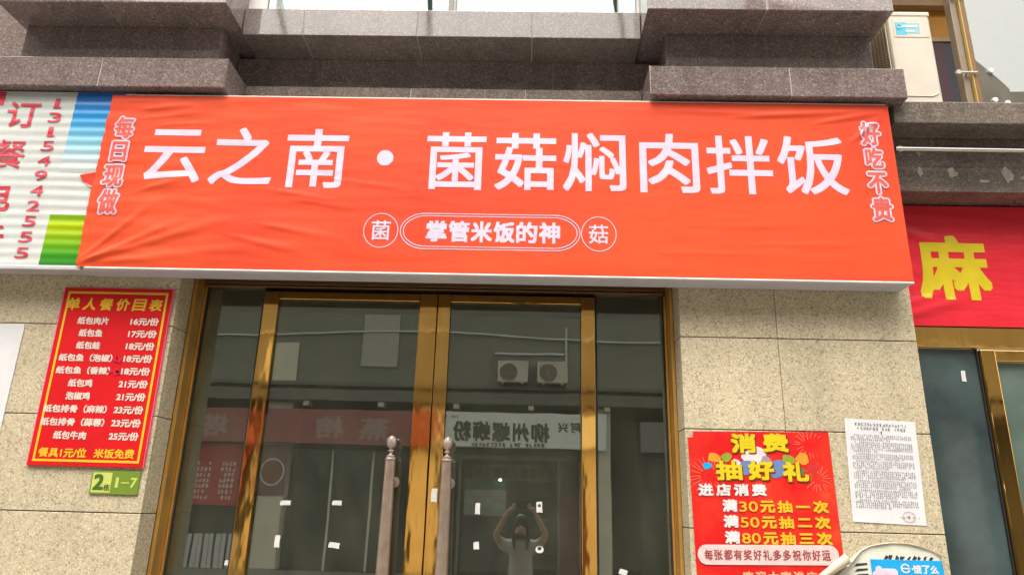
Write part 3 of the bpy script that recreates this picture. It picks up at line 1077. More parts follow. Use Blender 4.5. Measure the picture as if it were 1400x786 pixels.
# pictures: balloons, ribbons and fireworks printed behind the title
for cu, cv, r, m in ((0.135, -0.140, 0.030, ORANGEPRINT), (0.62, -0.145, 0.032, ORANGEPRINT), (0.095, -0.185, 0.022, SKYBLUE), (0.36, -0.140, 0.060, plain('poster_white_burst', (0.66, 0.58, 0.58), 0.5)),
                     (0.305, -0.195, 0.048, plain('poster_blue_grey', (0.13, 0.20, 0.40), 0.5)), (0.475, -0.200, 0.050, plain('poster_blue_grey', (0.13, 0.20, 0.40), 0.5)), (0.54, -0.150, 0.032, plain('poster_olive', (0.25, 0.30, 0.03), 0.5)),
                     (0.665, -0.195, 0.032, plain('poster_deep_red', (0.55, 0.02, 0.02), 0.5)), (0.205, -0.140, 0.026, plain('poster_olive', (0.25, 0.30, 0.03), 0.5)), (0.42, -0.155, 0.026, plain('poster_grey', (0.30, 0.26, 0.30), 0.5)),
                     (0.255, -0.165, 0.020, plain('poster_white_burst', (0.66, 0.58, 0.58), 0.5)), (0.60, -0.215, 0.022, plain('poster_green', (0.05, 0.20, 0.06), 0.5)), (0.165, -0.215, 0.020, plain('poster_green', (0.05, 0.20, 0.06), 0.5))):
    bm = bmesh.new()
    k0 = random.random() * 6
    oo = OFFP - 0.0022 + 0.0008 * random.random()
    bm.faces.new([bm.verts.new(PR(cu + r * 1.1 * math.cos(a) * (1 + 0.16 * math.sin(3 * a + k0)), cv + r * 0.9 * math.sin(a) * (1 + 0.16 * math.sin(2 * a + k0)), oo)) for a in [2 * math.pi * i / 24 for i in range(24)]])
    finish('balloon_print', bm, m, po)
for cx, cz, R, n in ((0.10, -0.235, 0.11, 24), (0.66, -0.07, 0.09, 20), (0.69, -0.25, 0.08, 18)):
    bm = bmesh.new()
    for k in range(n):
        a = 2 * math.pi * k / n + random.uniform(-0.08, 0.08)
        r0, r1 = R * random.uniform(0.3, 0.5), R * random.uniform(0.75, 1.05)
        d = Vector((math.cos(a), math.sin(a))); q = Vector((-d.y, d.x)) * 0.0018
        p0, p1 = Vector((cx, cz)) + d * r0, Vector((cx, cz)) + d * r1
        bm.faces.new([bm.verts.new(PR(p.x, p.y, OFFP - 0.0024)) for p in (p0 - q, p1 - q, p1 + q, p0 + q)])
    finish('firework_print', bm, plain('poster_firework', (0.80, 0.15, 0.08), 0.5), po)
TITLE = [('消', 0.303, -0.063, 0.138, 0.106), ('费', 0.479, -0.060, 0.142, 0.100), ('抽', 0.212, -0.208, 0.142, 0.104), ('好', 0.387, -0.207, 0.142, 0.104), ('礼', 0.573, -0.214, 0.142, 0.106)]
for s, u, v, w, h in TITLE:
    bm = bmesh.new()
    put_text(bm, s, u + 0.006, v - 0.006, w, h, PR, OFFP, 0.0062)
    o = finish('title_shadow', bm, plain('poster_brown_print', (0.13, 0.03, 0.008), 0.5), po)
    bm = bmesh.new()
    put_text(bm, s, u, v, w, h, PR, OFFP + 0.0008, 0.0052)
    finish('title_character', bm, LEMON, o)
for i, s in enumerate('进店消费'):
    bm = bmesh.new()
    put_text(bm, s, 0.078 + i * 0.096, -0.311, 0.080, 0.063, PR, OFFP, 0.0030)
    finish('heading_character', bm, WHITE, po)
for k, (num, cnt) in enumerate((('30', '一'), ('50', '二'), ('80', '三'))):
    v = -0.392 - k * 0.0805
    bm = bmesh.new(); put_text(bm, '满', 0.201, v, 0.080, 0.064, PR, OFFP, 0.0030)
    o = finish('offer_row', bm, WHITE, po)
    bm = bmesh.new()
    put_text(bm, num, 0.301, v - 0.005, 0.100, 0.053, PR, OFFP, 0.0010)
    for q, s in enumerate('元抽'):
        put_text(bm, s, 0.403 + q * 0.092, v - 0.005, 0.080, 0.062, PR, OFFP, 0.0030)
    put_text(bm, cnt, 0.592, v - 0.005, 0.076, {'一': 0.0115, '二': 0.046, '三': 0.054}[cnt], PR, OFFP, 0.0030)
    put_text(bm, '次', 0.688, v - 0.005, 0.082, 0.064, PR, OFFP, 0.0032)
    finish('amount', bm, YELLOW, o)
bm = bmesh.new()
pill = []
for i in range(17):
    a = -math.pi / 2 + math.pi * i / 16
    pill.append((0.706 + 0.047 * math.cos(a), -0.640 + 0.050 * math.sin(a)))
for i in range(17):
    a = math.pi / 2 + math.pi * i / 16
    pill.append((0.058 + 0.047 * math.cos(a), -0.640 + 0.050 * math.sin(a)))
bm.faces.new([bm.verts.new(PR(u, v, OFFP)) for u, v in pill])
o = finish('white_pill', bm, PINKPAPER, po)
bm = bmesh.new()
for i, s in enumerate('每张都有奖好礼多多祝你好运'):
    put_text(bm, s, 0.068 + i * 0.0515, -0.641, 0.044, 0.052, PR, OFFP + 0.001, 0.0010)
finish('pill_row', bm, plain('maroon_print', (0.36, 0.05, 0.05), 0.5), o)
for i, s in enumerate('欢迎大家进店'):
    bm = bmesh.new()
    put_text(bm, s, 0.268 + i * 0.066, -0.745, 0.056, 0.048, PR, OFFP, 0.002)
    finish('bottom_character', bm, plain('salmon_print', (0.80, 0.36, 0.22), 0.5), po)

# ------------------------------------------------------------------ typed notice
no = thing('typed_notice', 'white typed paper notice with many small grey lines and a faint seal', 'notice', (1.97, -0.004, 1.6))
NO = Sheet(1.781, 2.157, -0.002, math.radians(-1.7))
bm = bmesh.new()
g = [[bm.verts.new(NO(0.389 * i / 12, -0.548 * j / 16, 0.001 + 0.0016 * max(0, noise.noise(Vector((i * 0.3, j * 0.3, 4)))))) for i in range(13)] for j in range(17)]
for j in range(16):
    for i in range(12):
        bm.faces.new((g[j][i], g[j + 1][i], g[j + 1][i + 1], g[j][i + 1])).smooth = True
finish('sheet', bm, PAPER, no, smooth=True)


bm = bmesh.new()
mock_line(bm, 0.055, 0.340, -0.028, 0.0155, NO, 0.0035)
mock_line(bm, 0.066, 0.335, -0.050, 0.0155, NO, 0.0035)
mock_line(bm, 0.172, 0.222, -0.071, 0.0155, NO, 0.0035)
finish('heading_lines', bm, BLACKINK, no)
v = -0.088
while v > -0.475:
    bm = bmesh.new()
    par = random.randint(3, 5)
    for k in range(par):
        if v < -0.478:
            break
        mock_line(bm, 0.025 + (0.02 if k == 0 else 0), 0.365 - (random.uniform(0.02, 0.25) if k == par - 1 else 0), v, 0.0100, NO, 0.0035)
        v -= 0.0120
    finish('paragraph', bm, INK, no)
    v -= 0.003
bm = bmesh.new()
ring_mesh(bm, NO, circle(0.300, -0.507, 0.034, 0.028, 28), circle(0.300, -0.507, 0.030, 0.0245, 28), 0.0035)
for k in range(5):
    a = math.pi / 2 + 2 * math.pi * k / 5
    bm.faces.new([bm.verts.new(NO(0.300 + x, -0.507 + y, 0.0036)) for x, y in ((0.011 * math.cos(a), 0.011 * math.sin(a)), (0.004 * math.cos(a + 2.2), 0.004 * math.sin(a + 2.2)), (0.004 * math.cos(a - 2.2), 0.004 * math.sin(a - 2.2)))])
finish('seal', bm, plain('faded_seal_ink', (0.62, 0.42, 0.38), 0.7), no)
bm = bmesh.new(); mock_line(bm, 0.250, 0.360, -0.512, 0.009, NO, 0.004); finish('signature_line', bm, INK, no)

# ------------------------------------------------------------------ torn flyer with the blue sticker
fl = thing('torn_flyer', 'torn cream flyer with ragged curled edge at the bottom of the right pillar', 'flyer', (2.0, -0.004, 1.05))
FL = Sheet(0, 0, -0.002)
top = [(1.640, 1.290), (1.652, 1.345), (1.700, 1.392), (1.742, 1.436), (1.785, 1.468), (1.840, 1.492), (1.90, 1.505), (1.965, 1.511), (2.035, 1.510), (2.10, 1.497), (2.16, 1.476), (2.200, 1.455), (2.212, 1.37), (2.214, 1.20), (2.21, 1.05)]
bm = bmesh.new()
bm.faces.new([bm.verts.new(FL(u, v, 0.0012)) for u, v in [(1.66, 1.05)] + [(a + 0.0, b - 0.006) for a, b in top]][::-1])
bmesh.ops.recalc_face_normals(bm, faces=bm.faces)
if bm.faces[:][0].normal.y > 0:
    bmesh.ops.reverse_faces(bm, faces=bm.faces[:])
finish('backing_sheet', bm, plain('flyer_backing', (0.66, 0.66, 0.55), 0.7, 0, 0.12, 8), fl)
bm = bmesh.new()
prof = []
for k, (u, v) in enumerate(top[:13]):
    a = Vector(top[max(k - 1, 0)]); c = Vector(top[min(k + 1, len(top) - 1)])
    d = (c - a).normalized(); nrm = Vector((-d.y, d.x))
    r = 0.0035 + 0.004 * random.random() + (0.007 if 1 < k < 4 else 0)
    prof.append([bm.verts.new(FL(u - nrm.x * r * math.sin(q) * 1.0, v - nrm.y * r * math.sin(q), 0.002 + r * (1 - math.cos(q)))) for q in [i * 2.6 / 7 for i in range(8)]])
for a, c in zip(prof, prof[1:]):
    for i in range(7):
        bm.faces.new((a[i], a[i + 1], c[i + 1], c[i])).smooth = True
bmesh.ops.recalc_face_normals(bm, faces=bm.faces)
finish('curled_edge', bm, CREAM, fl, smooth=True)
bm = bmesh.new()
for k in range(9):
    u = 1.90 + k * 0.030 + random.uniform(-0.006, 0.006)
    bm.faces.new([bm.verts.new(FL(x, y, 0.0022)) for x, y in ((u, 1.426), (u + random.uniform(0.008, 0.022), 1.424), (u + random.uniform(0.02, 0.036), 1.434 + 0.012 * random.random()), (u + random.uniform(0.0, 0.018), 1.440 + 0.008 * random.random()))])
bmesh.ops.recalc_face_normals(bm, faces=bm.faces)
finish('black_print', bm, BLACKINK, fl)
bm = bmesh.new()
for k in range(5):
    v = 1.395 - k * 0.026
    bm.faces.new([bm.verts.new(FL(x, y, 0.0022)) for x, y in ((1.745, v - 0.010), (1.815, v), (1.815, v + 0.010), (1.76, v + 0.006))])
bmesh.ops.recalc_face_normals(bm, faces=bm.faces)
finish('black_print', bm, BLACKINK, fl)

st = thing('blue_sticker', 'sky blue sticker with white characters on the torn cream flyer', 'sticker', (2.0, -0.008, 1.08))
ST = Sheet(0, 0, -0.0050, math.radians(0))
bx('sheet', SKYBLUE, st, 1.833, 2.208, -0.0068, -0.0050, 1.08, 1.424, bev=0.0006)
ST = Sheet(0, 0, -0.0068)
bm = bmesh.new()
ring = circle(2.010, 1.383, 0.025, 0.024, 30)
inn = circle(2.010, 1.383, 0.017, 0.016, 30)
o_ = [ring[i] for i in range(2, 29)]
i_ = [inn[i] for i in range(2, 29)]
va = [bm.verts.new(ST(u, v, 0.0008)) for u, v in o_]
vb = [bm.verts.new(ST(u, v, 0.0008)) for u, v in i_]
for k in range(len(va) - 1):
    bm.faces.new((va[k], va[k + 1], vb[k + 1], vb[k]))
bm.faces.new([bm.verts.new(ST(u, v, 0.0009)) for u, v in rect(1.992, 1.379, 2.034, 1.386)])
bm.faces.new([bm.verts.new(ST(u, v, 0.0009)) for u, v in circle(2.046, 1.380, 0.005, None, 10)])
finish('ring_emblem', bm, WHITE, st)
bm = bmesh.new()
for i, s in enumerate('饿了么'):
    put_text(bm, s, 2.070 + i * 0.045, 1.380, 0.043, 0.042, ST, 0.0008, 0.0016)
finish('name_characters', bm, WHITE, st)
bm = bmesh.new(); put_text(bm, '扫', 1.900, 1.318, 0.135, 0.150, ST, 0.0008, 0.014, n=10, rings=2)
o = finish('large_character', bm, WHITE, st)
bm = bmesh.new(); put_text(bm, '扫', 1.900, 1.318, 0.117, 0.132, ST, 0.0045, 0.006)
finish('character_fill', bm, LILAC, o)

# ------------------------------------------------------------------ neighbouring shop on the right
def red_disp(x, z):
    d = 0.004 * noise.noise(Vector((x * 1.6, 2, z * 3.5))) + 0.002 * noise.noise(Vector((x * 5, 9, z * 9)))
    for (x0, z0, x1, z1, w, h) in ((2.25, 2.80, 2.75, 2.95, 0.03, 0.012), (2.25, 2.87, 2.62, 2.98, 0.025, 0.010), (2.25, 3.45, 2.65, 3.30, 0.03, 0.010), (2.25, 3.20, 2.50, 3.10, 0.025, 0.008), (2.5, 3.50, 3.3, 3.44, 0.03, 0.008)):
        ex, ez = x1 - x0, z1 - z0
        L = math.hypot(ex, ez)
        t = ((x - x0) * ex + (z - z0) * ez) / L / L
        s = ((x - x0) * -ez + (z - z0) * ex) / L
        if -0.1 < t < 1.1:
            d += h * max(0, min(1, (1.1 - t) / 0.6)) * math.exp(-(s / w) ** 2)
    return max(-0.004, d)


nb = thing('neighbour_sign', 'red cloth sign with one big yellow character over the right neighbour', 'shop sign', (3.5, 0.25, 2.76))
cloth('banner_cloth', REDVINYL, nb, 2.25, 5.2, 2.768, 3.572, 0.262, red_disp, 0.02)
bx('sign_box', plain('red_box_side', (0.30, 0.02, 0.02), 0.6), nb, 2.25, 5.2, 0.275, 0.335, 2.772, 3.570, bev=0.003)
SN = Sheet(0, 0, 0.262, 0, red_disp, 0.02)
text_part('large_character', LEMON, nb, SN, [('麻', 2.690, 3.152, 0.455, 0.430, 0.0150)], 0.002)

ns = thing('neighbour_shopfront', 'golden framed shopfront with dark teal glass right of the right pillar', 'shopfront', (3.5, 0.3, GZ))
bx('lintel', GOLD, ns, 2.25, 5.2, 0.268, 0.335, 2.636, 2.765, bev=0.004)
o = bx('side_pane', FILM, ns, 2.25, 2.758, 0.300, 0.308, GZ + 0.1, 2.634)
bx('seal', RUBBER, o, 2.759, 2.766, 0.285, 0.33, GZ + 0.1, 2.634)
bx('bottom_rail', GOLD, ns, 2.25, 2.758, 0.285, 0.335, GZ, GZ + 0.098, bev=0.003)
bx('side_pane', FILM, ns, 4.45, 5.2, 0.300, 0.308, GZ, 2.634)
nd = thing('glass_door', 'golden framed green glass door at the right edge of the photo', 'door', (3.6, 0.29, GZ), 'glass entrance doors')
bx('stile', GOLD, nd, 2.77, 2.858, 0.262, 0.325, GZ + 0.02, 2.625, bev=0.005)
bx('stile', GOLD, nd, 4.35, 4.44, 0.262, 0.325, GZ + 0.02, 2.625, bev=0.005)
bx('top_rail', GOLD, nd, 2.859, 4.349, 0.265, 0.322, 2.555, 2.624, bev=0.004)
bx('bottom_rail', GOLD, nd, 2.859, 4.349, 0.265, 0.322, GZ + 0.02, GZ + 0.14, bev=0.004)
bx('pane', FILMG, nd, 2.86, 4.348, 0.296, 0.304, GZ + 0.141, 2.553)

# steel pipe in front of the fascia
pr = thing('steel_pipe', 'thin pale steel pipe running along the granite fascia above the red sign', 'pipe', (3.6, -0.05, 3.8))
bm = bmesh.new(); tube(bm, [(2.262, -0.05, 3.812), (6.0, -0.05, 3.806)], 0.0135, 14); finish('pipe', bm, STEEL, pr)
for x in (2.29, 4.2, 5.9):
    bm = bmesh.new()
    tube(bm, [(x, -0.05, 3.811), (x, 0.071, 3.811)], 0.007)
    lathe(bm, x, 3.811, [(0.019, -0.058), (0.021, -0.05), (0.019, -0.042)], 16, 'y')
    lathe(bm, x, 3.811, [(0.024, 0.062), (0.024, 0.0698)], 16, 'y')
    finish('bracket', bm, STEEL, pr)


# ------------------------------------------------------------------ air conditioner on the neighbour's ledge
def aircon(label, group, ox, oy, oz, w, d, h, rz, loc_sticker):
    r = thing('air_conditioner', label, 'air conditioner', (ox, oy, oz), group)
    r.rotation_euler = (0, 0, rz)

    def part(name, m, bm, parent=None):
        me = bpy.data.meshes.new(name); bm.to_mesh(me); bm.free(); me.materials.append(m)
        o = bpy.data.objects.new(name, me); COL.objects.link(o); o.parent = parent or r
        return o
    # local: fan face towards -y, coil grille on +y, narrow sides at +-x
    bm = bmesh.new(); box(bm, -w / 2, w / 2, -d / 2, d / 2, 0.05, h, 0.018)
    case = part('casing', ACWHITE, bm)
    bm = bmesh.new(); box(bm, -w / 2 - 0.004, w / 2 + 0.004, -d / 2 - 0.004, d / 2 + 0.004, h - 0.035, h + 0.004, 0.010); part('lid', ACWHITE, bm, case)
    for sx in (-1, 1):
        bm = bmesh.new(); box(bm, sx * w * 0.32 - 0.03, sx * w * 0.32 + 0.03, -d / 2 - 0.01, d / 2 + 0.01, 0.0, 0.049, 0.004); part('foot', ACGRILL, bm)
    bm = bmesh.new()
    R = min(w * 0.30, h * 0.40)
    fx = w * 0.14
    lathe(bm, fx, h * 0.51, [(R, -d / 2 - 0.001), (R * 0.98, -d / 2 - 0.004)], 32, 'y'); fan = part('fan_opening', ACFIN, bm)
    bm = bmesh.new()
    for q in range(1, 7):
        rr = R * q / 6.3
        pts = [(fx + rr * math.cos(2 * math.pi * i / 28), -d / 2 - 0.012, h * 0.51 + rr * math.sin(2 * math.pi * i / 28)) for i in range(29)]
        tube(bm, pts, 0.004, 5)
    for q in range(8):
        a = 2 * math.pi * q / 8
        tube(bm, [(fx, -d / 2 - 0.014, h * 0.51), (fx + R * math.cos(a), -d / 2 - 0.010, h * 0.51 + R * math.sin(a))], 0.004, 5)
    part('fan_grille', ACWHITE, bm, fan)
    # coil on the rear and its wire grille
    bm = bmesh.new(); box(bm, -w / 2 + 0.03, w / 2 - 0.03, d / 2 + 0.0005, d / 2 + 0.004, 0.08, h - 0.05); coil = part('coil', ACFIN, bm)
    bm = bmesh.new()
    k = -w / 2 + 0.03
    while k < w / 2 - 0.03:
        box(bm, k, k + 0.006, d / 2 + 0.0045, d / 2 + 0.010, 0.08, h - 0.05); k += 0.042
    z = 0.09
    while z < h - 0.05:
        box(bm, -w / 2 + 0.03, w / 2 - 0.03, d / 2 + 0.0105, d / 2 + 0.015, z, z + 0.0055); z += 0.021
    part('coil_grille', ACGRILL, bm, coil)
    return r, part, case


r, part, case = aircon('cream outdoor air conditioner with blue sticker above the granite ledge', None, 2.545, 0.46, 4.107, 0.80, 0.28, 0.80, math.radians(90), True)
# local axes turned 90 deg: world x = -local y, world y = local x; the narrow side towards the street is local -x
X = -0.40
bm = bmesh.new(); box(bm, X - 0.003, X + 0.001, -0.115, 0.115, 0.60, 0.745, 0.002); part('sticker_recess', ACWHITE, bm, case)
def sp_(name, m, y0, y1, z0, z1, d):
    bm = bmesh.new(); box(bm, X - d - 0.0006, X - d, y0, y1, z0, z1); return part(name, m, bm, case)
sp_('sticker', CYAN, 0.030, 0.100, 0.62, 0.715, 0.0035)
sp_('sticker', PALECYAN, -0.060, 0.0295, 0.63, 0.710, 0.0035)
bm = bmesh.new()
for y0, y1, z0, z1 in ((-0.050, 0.055, 0.676, 0.694), (-0.030, 0.040, 0.640, 0.652)):
    box(bm, X - 0.0052, X - 0.0046, y0, y1, z0, z1)
tube(bm, [(X - 0.0050, 0.076 + 0.017 * math.cos(a), 0.682 + 0.017 * math.sin(a)) for a in [i * 2 * math.pi / 16 for i in range(17)]], 0.003, 5)
part('sticker_print', WHITE, bm, case)
bm = bmesh.new(); tube(bm, [(X - 0.001, 0.125, 0.150), (X - 0.001, 0.0, 0.150), (X - 0.001, -0.075, 0.150), (X - 0.001, -0.105, 0.165), (X - 0.001, -0.115, 0.185)], 0.004, 6)
part('panel_groove', ACGRILL, bm, case)

# glass balustrade on the neighbour's ledge
ba = thing('glass_balustrade', 'greenish glass balustrade with a brown post on the granite ledge at right', 'balustrade', (3.9, 0.0, 4.107))
bx('post', POSTM, ba, 2.795, 2.838, 0.0, 0.06, 4.107, 5.6, bev=0.004)
bx('edge_strip', EDGEGL, ba, 2.846, 2.852, -0.018, 0.012, 4.12, 5.55, bev=0.001)
bx('edge_strip', plain('brown_edge_tape', (0.22, 0.11, 0.03), 0.5), ba, 2.853, 2.885, -0.012, -0.002, 4.12, 5.55)
bx('panel', BALGLASS, ba, 2.886, 5.6, -0.012, 0.0, 4.115, 5.55)
bx('post', POSTM, ba, 5.6, 5.65, 0.0, 0.06, 4.107, 5.6, bev=0.004)
for z in (4.385, 4.975):
    bm = bmesh.new()
    tube(bm, [(2.745, -0.02, z), (2.875, -0.024, z)], 0.007)
    lathe(bm, 2.755, z, [(0.016, -0.03), (0.018, -0.022), (0.016, -0.012)], 16, 'y')
    tube(bm, [(2.815, -0.02, z), (2.815, 0.01, z)], 0.007)
    finish('clamp', bm, STEEL, ba)
for x, z in ((2.965, 4.40), (2.955, 4.185), (3.03, 4.165)):
    bm = bmesh.new()
    lathe(bm, x, z, [(0.016, -0.028), (0.018, -0.022), (0.016, -0.0125)], 14, 'y')
    finish('clamp', bm, WHITE, ba)
# dark doorway of the terrace
td = thing('terrace_door', 'dark terrace doorway in the ochre wall behind the air conditioner', 'door', (3.6, 1.70, 4.1))
bx('leaf', DARKDOOR, td, 2.9, 4.7, 1.685, 1.70, 4.107, 5.90, bev=0.003)
bx('frame', TANBAND, td, 2.9, 4.7, 1.670, 1.6845, 5.88, 5.93, bev=0.003)
bx('leaf', plain('wine_door', (0.06, 0.01, 0.02), 0.5), td, 3.72, 3.84, 1.678, 1.6845, 4.107, 5.87)

# ------------------------------------------------------------------ the other side of the street (seen mirrored in the glass)
OY = -15.4
ob = thing('opposite_building', 'long grey building across the street, mirrored in the door glass', 'building', (0, OY, GZ))


def opp(name, m, x0, x1, z0, z1, d0, d1, parent=None, bev=0.0):
    """box on the opposite facade, d = distance out from the facade towards the street"""
    return bx(name, m, parent or ob, x0, x1, OY + d0, OY + d1, z0, z1, bev=bev)


opp('wall', OPPWALL, -45, -14.6, 4.6, 19.0, -8, 0)
opp('wall', OPPWALL, -14.6, 6.8, 4.6, 15.6, -8, 0.002)
bm = bmesh.new()
prof = [(6.8, 4.6), (14.9, 4.6), (14.9, 14.4), (13.6, 15.9), (6.8, 17.2)]
fa = [bm.verts.new((x, OY + 0.001, z)) for x, z in prof]; fb = [bm.verts.new((x, OY - 8, z)) for x, z in prof]
bm.faces.new(fa); bm.faces.new(fb[::-1])
for i in range(5):
    bm.faces.new((fa[i], fb[i], fb[(i + 1) % 5], fa[(i + 1) % 5]))
bmesh.ops.recalc_face_normals(bm, faces=bm.faces)
finish('wall', bm, OPPWALL, ob)
opp('wall', OPPWALL, 14.9, 45, 4.6, 14.3, -8, 0)
opp('wall', ROOM, -45, 45, GZ, 4.6, -8, -3.0)
opp('ledge', OPPLEDGE, -45, 45, 4.30, 4.62, -3.0, 0.35, bev=0.03)
opp('ledge', OPPLEDGE, -45, 45, 4.74, 4.86, 0.005, 0.22, bev=0.02)
for x in (-13.2, -6.99, -2.72, 1.97, 7.2, 12.0, 17, -19):
    opp('pillar', OPPPIL, x - 0.42, x + 0.42, GZ, 4.30, -0.5, 0.02, bev=0.02)
opp('pillar', OPPPIL, -7.41, -6.57, 4.87, 6.0, 0.006, 0.06, bev=0.02)
opp('pillar', plain('opposite_panel', (0.46, 0.43, 0.36), 0.6), -4.75, -3.70, 5.35, 7.1, 0.006, 0.05, bev=0.02)
for zz in (7.6, 10.6, 13.2):
    for k in range(-9, 9):
        x = k * 2.6 + 0.6
        if zz > 12.5 and x > 11:
            continue
        w = opp('window', OPPDARK, x - 0.75, x + 0.75, zz, zz + 1.5, 0.003, 0.03)
        opp('sill', OPPPIL, x - 0.85, x + 0.85, zz - 0.1, zz - 0.004, 0.003, 0.12, parent=w)
for a, c, m in ((-12.7, -7.5, OPPDARK), (-6.5, -3.1, OPPDARK), (-2.15, 2.25, None), (3.2, 6.7, OPPDARK), (7.7, 11.5, OPPDARK)):
    if m:
        opp('shop_glass', m, a, c, GZ, 3.0, -0.35, -0.30)
        for q in range(1, 3):
            opp('mullion', OPPPIL, a + (c - a) * q / 3 - 0.03, a + (c - a) * q / 3 + 0.03, GZ, 3.0, -0.299, -0.26)
# open noodle shop interior
opp('shop_back_wall', plain('opposite_back_wall', (0.20, 0.22, 0.20), 0.7), -2.2, 2.3, GZ, 3.0, -2.6, -2.5)
opp('menu_panel', plain('opposite_menu_panel', (0.50, 0.50, 0.44), 0.6, 0, 0.3, 6), -1.6, 1.0, 2.35, 2.85, -2.49, -2.44)
opp('green_panel', OPPGREEN, -1.75, -0.5, 2.05, 2.35, -1.3, -1.25)
opp('shop_curtain', plain('opposite_curtain', (0.42, 0.44, 0.38), 0.8, 0, 0.3, 5), -1.70, -0.5, 1.35, 2.04, -1.3, -1.26)
opp('shop_counter', plain('opposite_counter', (0.05, 0.05, 0.06), 0.5), -1.75, -0.35, GZ, 1.34, -1.4, -1.2)
bm = bmesh.new()
for k in range(14):
    box(bm, -9.7 + k * 0.155, -9.7 + k * 0.155 + (0.10 if k % 2 else 0.13), OY + 0.22, OY + (0.26 if k % 2 else 0.235), GZ + 0.02, 0.72, 0.005)
tag(finish('ribbed_shutter', bm, ALU), 'ribbed pale metal sheet across the street, mirrored low in the left side pane', 'metal sheet')
for k in range(6):
    opp('shelf', plain('opposite_shelf', (0.30, 0.28, 0.24), 0.6), 0.15, 0.95, 0.3 + k * 0.32, 0.33 + k * 0.32, -2.3, -2.0)
for k in range(9):
    opp('menu_picture', plain('opposite_picture_%d' % (k % 3), ((0.35, 0.16, 0.06), (0.42, 0.36, 0.22), (0.12, 0.2, 0.1))[k % 3], 0.5), -1.5 + k * 0.28, -1.28 + k * 0.28, 2.44, 2.74, -2.439, -2.43)
for x in (-2.05, -1.78, 0.98):
    opp('shop_door_post', OPPLEDGE, x - 0.04, x + 0.04, GZ, 3.0, -0.35, -0.28)
opp('shop_door_head', OPPLEDGE, -2.15, 2.25, 2.86, 2.98, -0.345, -0.285)
for zz in (9.6, 12.5):
    opp('string_course', OPPLEDGE, -14.5, 6.7, zz, zz + 0.05, 0.004, 0.03)
for k in range(5):
    opp('ledge_bracket', OPPPIL, -6.2 + k * 2.1, -6.05 + k * 2.1, 4.18, 4.298, -0.1, 0.30)
lamp = opp('shop_lamp', mat('lit_lamp', lambda nm: NT(nm).set(Emission_Color=(1.0, 0.95, 0.85), Emission_Strength=6.0)), -0.72, -0.64, 2.30, 2.36, -1.0, -0.94)
opp('red_door_panel', plain('opposite_maroon', (0.20, 0.06, 0.05), 0.5), 1.0, 1.5, GZ, 1.95, -0.4, -0.34)

FO = Sheet(0, 0, OY, 0, None, 0, -1)


def opp_sign(nm, label, x0, x1, z0, z1, m, cm, chars, extra=None):
    t = thing(nm, label, 'shop sign', ((x0 + x1) / 2, OY + 0.3, z0))
    bx('panel', m, t, x0, x1, OY + 0.10, OY + 0.30, z0, z1, bev=0.01)
    pl = Sheet(0, 0, OY + 0.30, 0, None, 0, -1)
    for s, cx, cz, w, h, bd in chars:
        bm = bmesh.new()
        put_text(bm, s, -cx, cz, w, h, pl, 0.01, bd)
        finish('large_character', bm, cm, t)
    if extra:
        for (u0, u1, zz, hh) in extra:
            bm = bmesh.new(); mock_line(bm, -u1, -u0, zz, hh, pl, 0.012, 0.16); finish('small_lettering', bm, cm, t)
    bx('mount', ALU, t, x0 + 0.3, x1 - 0.3, OY + 0.022, OY + 0.099, z0 + 0.3, z0 + 0.4)
    return t


opp_sign('opposite_white_sign', 'white shop sign with dark characters across the street, mirrored in the right door', -2.34, 2.24, 3.14, 4.09, OPPWHITE, OPPCHAR,
         [('柳', 0.44, 3.56, 0.50, 0.54, 0.018), ('州', -0.10, 3.56, 0.46, 0.52, 0.018), ('螺', -0.65, 3.56, 0.50, 0.54, 0.018), ('蛳', -1.19, 3.56, 0.50, 0.54, 0.018), ('粉', -1.73, 3.56, 0.50, 0.54, 0.018),
          ('兴', 1.05, 3.72, 0.27, 0.26, 0.006), ('阿', 1.40, 3.72, 0.27, 0.27, 0.006)], [(-1.60, 0.55, 3.21, 0.10), (-2.30, -1.85, 3.95, 0.07)])
opp_sign('opposite_red_sign', 'dull red shop sign with raised characters across the street, mirrored in the left door', -7.40, -2.42, 3.13, 4.07, OPPRED, OPPGOLDCHAR,
         [('榕', -5.41, 3.58, 0.80, 0.62, 0.022), ('蒸', -4.16, 3.56, 0.80, 0.62, 0.022), ('台', -2.85, 3.78, 0.20, 0.22, 0.006)])
opp_sign('opposite_far_sign', 'red shop sign far left across the street', -12.9, -7.55, 3.13, 4.05, OPPRED, OPPGOLDCHAR, [('塔', -8.6, 3.58, 0.7, 0.6, 0.02)])
opp_sign('opposite_grey_sign', 'grey shop sign far right across the street', 3.2, 9.5, 3.1, 3.9, plain('opposite_grey_sign_face', (0.22, 0.2, 0.19), 0.5), OPPCHAR, [])

# printed boards on the opposite pillars
rb = thing('price_banner', 'tall red price banner with pale rows across the street, mirrored in the left side pane', 'banner', (-8.55, OY, 1.4))
bx('board', plain('mirrored_banner_red', (0.48, 0.04, 0.045), 0.5, 0, 0.2, 2), rb, -9.28, -7.83, OY + 0.0, OY + 0.05, 1.45, 3.10, bev=0.01)
pl = Sheet(0, 0, OY + 0.05, 0, None, 0, -1)
for k in range(7):
    bm = bmesh.new()
    for u0 in (7.98, 8.65):
        mock_line(bm, u0, u0 + 0.42, 2.55 - k * 0.15, 0.095, pl, 0.004, 0.16)
    finish('price_row', bm, plain('mirrored_banner_print', (0.75, 0.62, 0.55), 0.6), rb)
dp = thing('dish_poster', 'tall poster with a round dish picture across the street, mirrored in the left door', 'poster', (-6.9, OY, 1.7))
bx('board', plain('mirrored_poster_brown', (0.22, 0.10, 0.11), 0.5, 0, 0.3, 4), dp, -7.30, -6.56, OY + 0.021, OY + 0.05, 1.74, 3.08, bev=0.01)
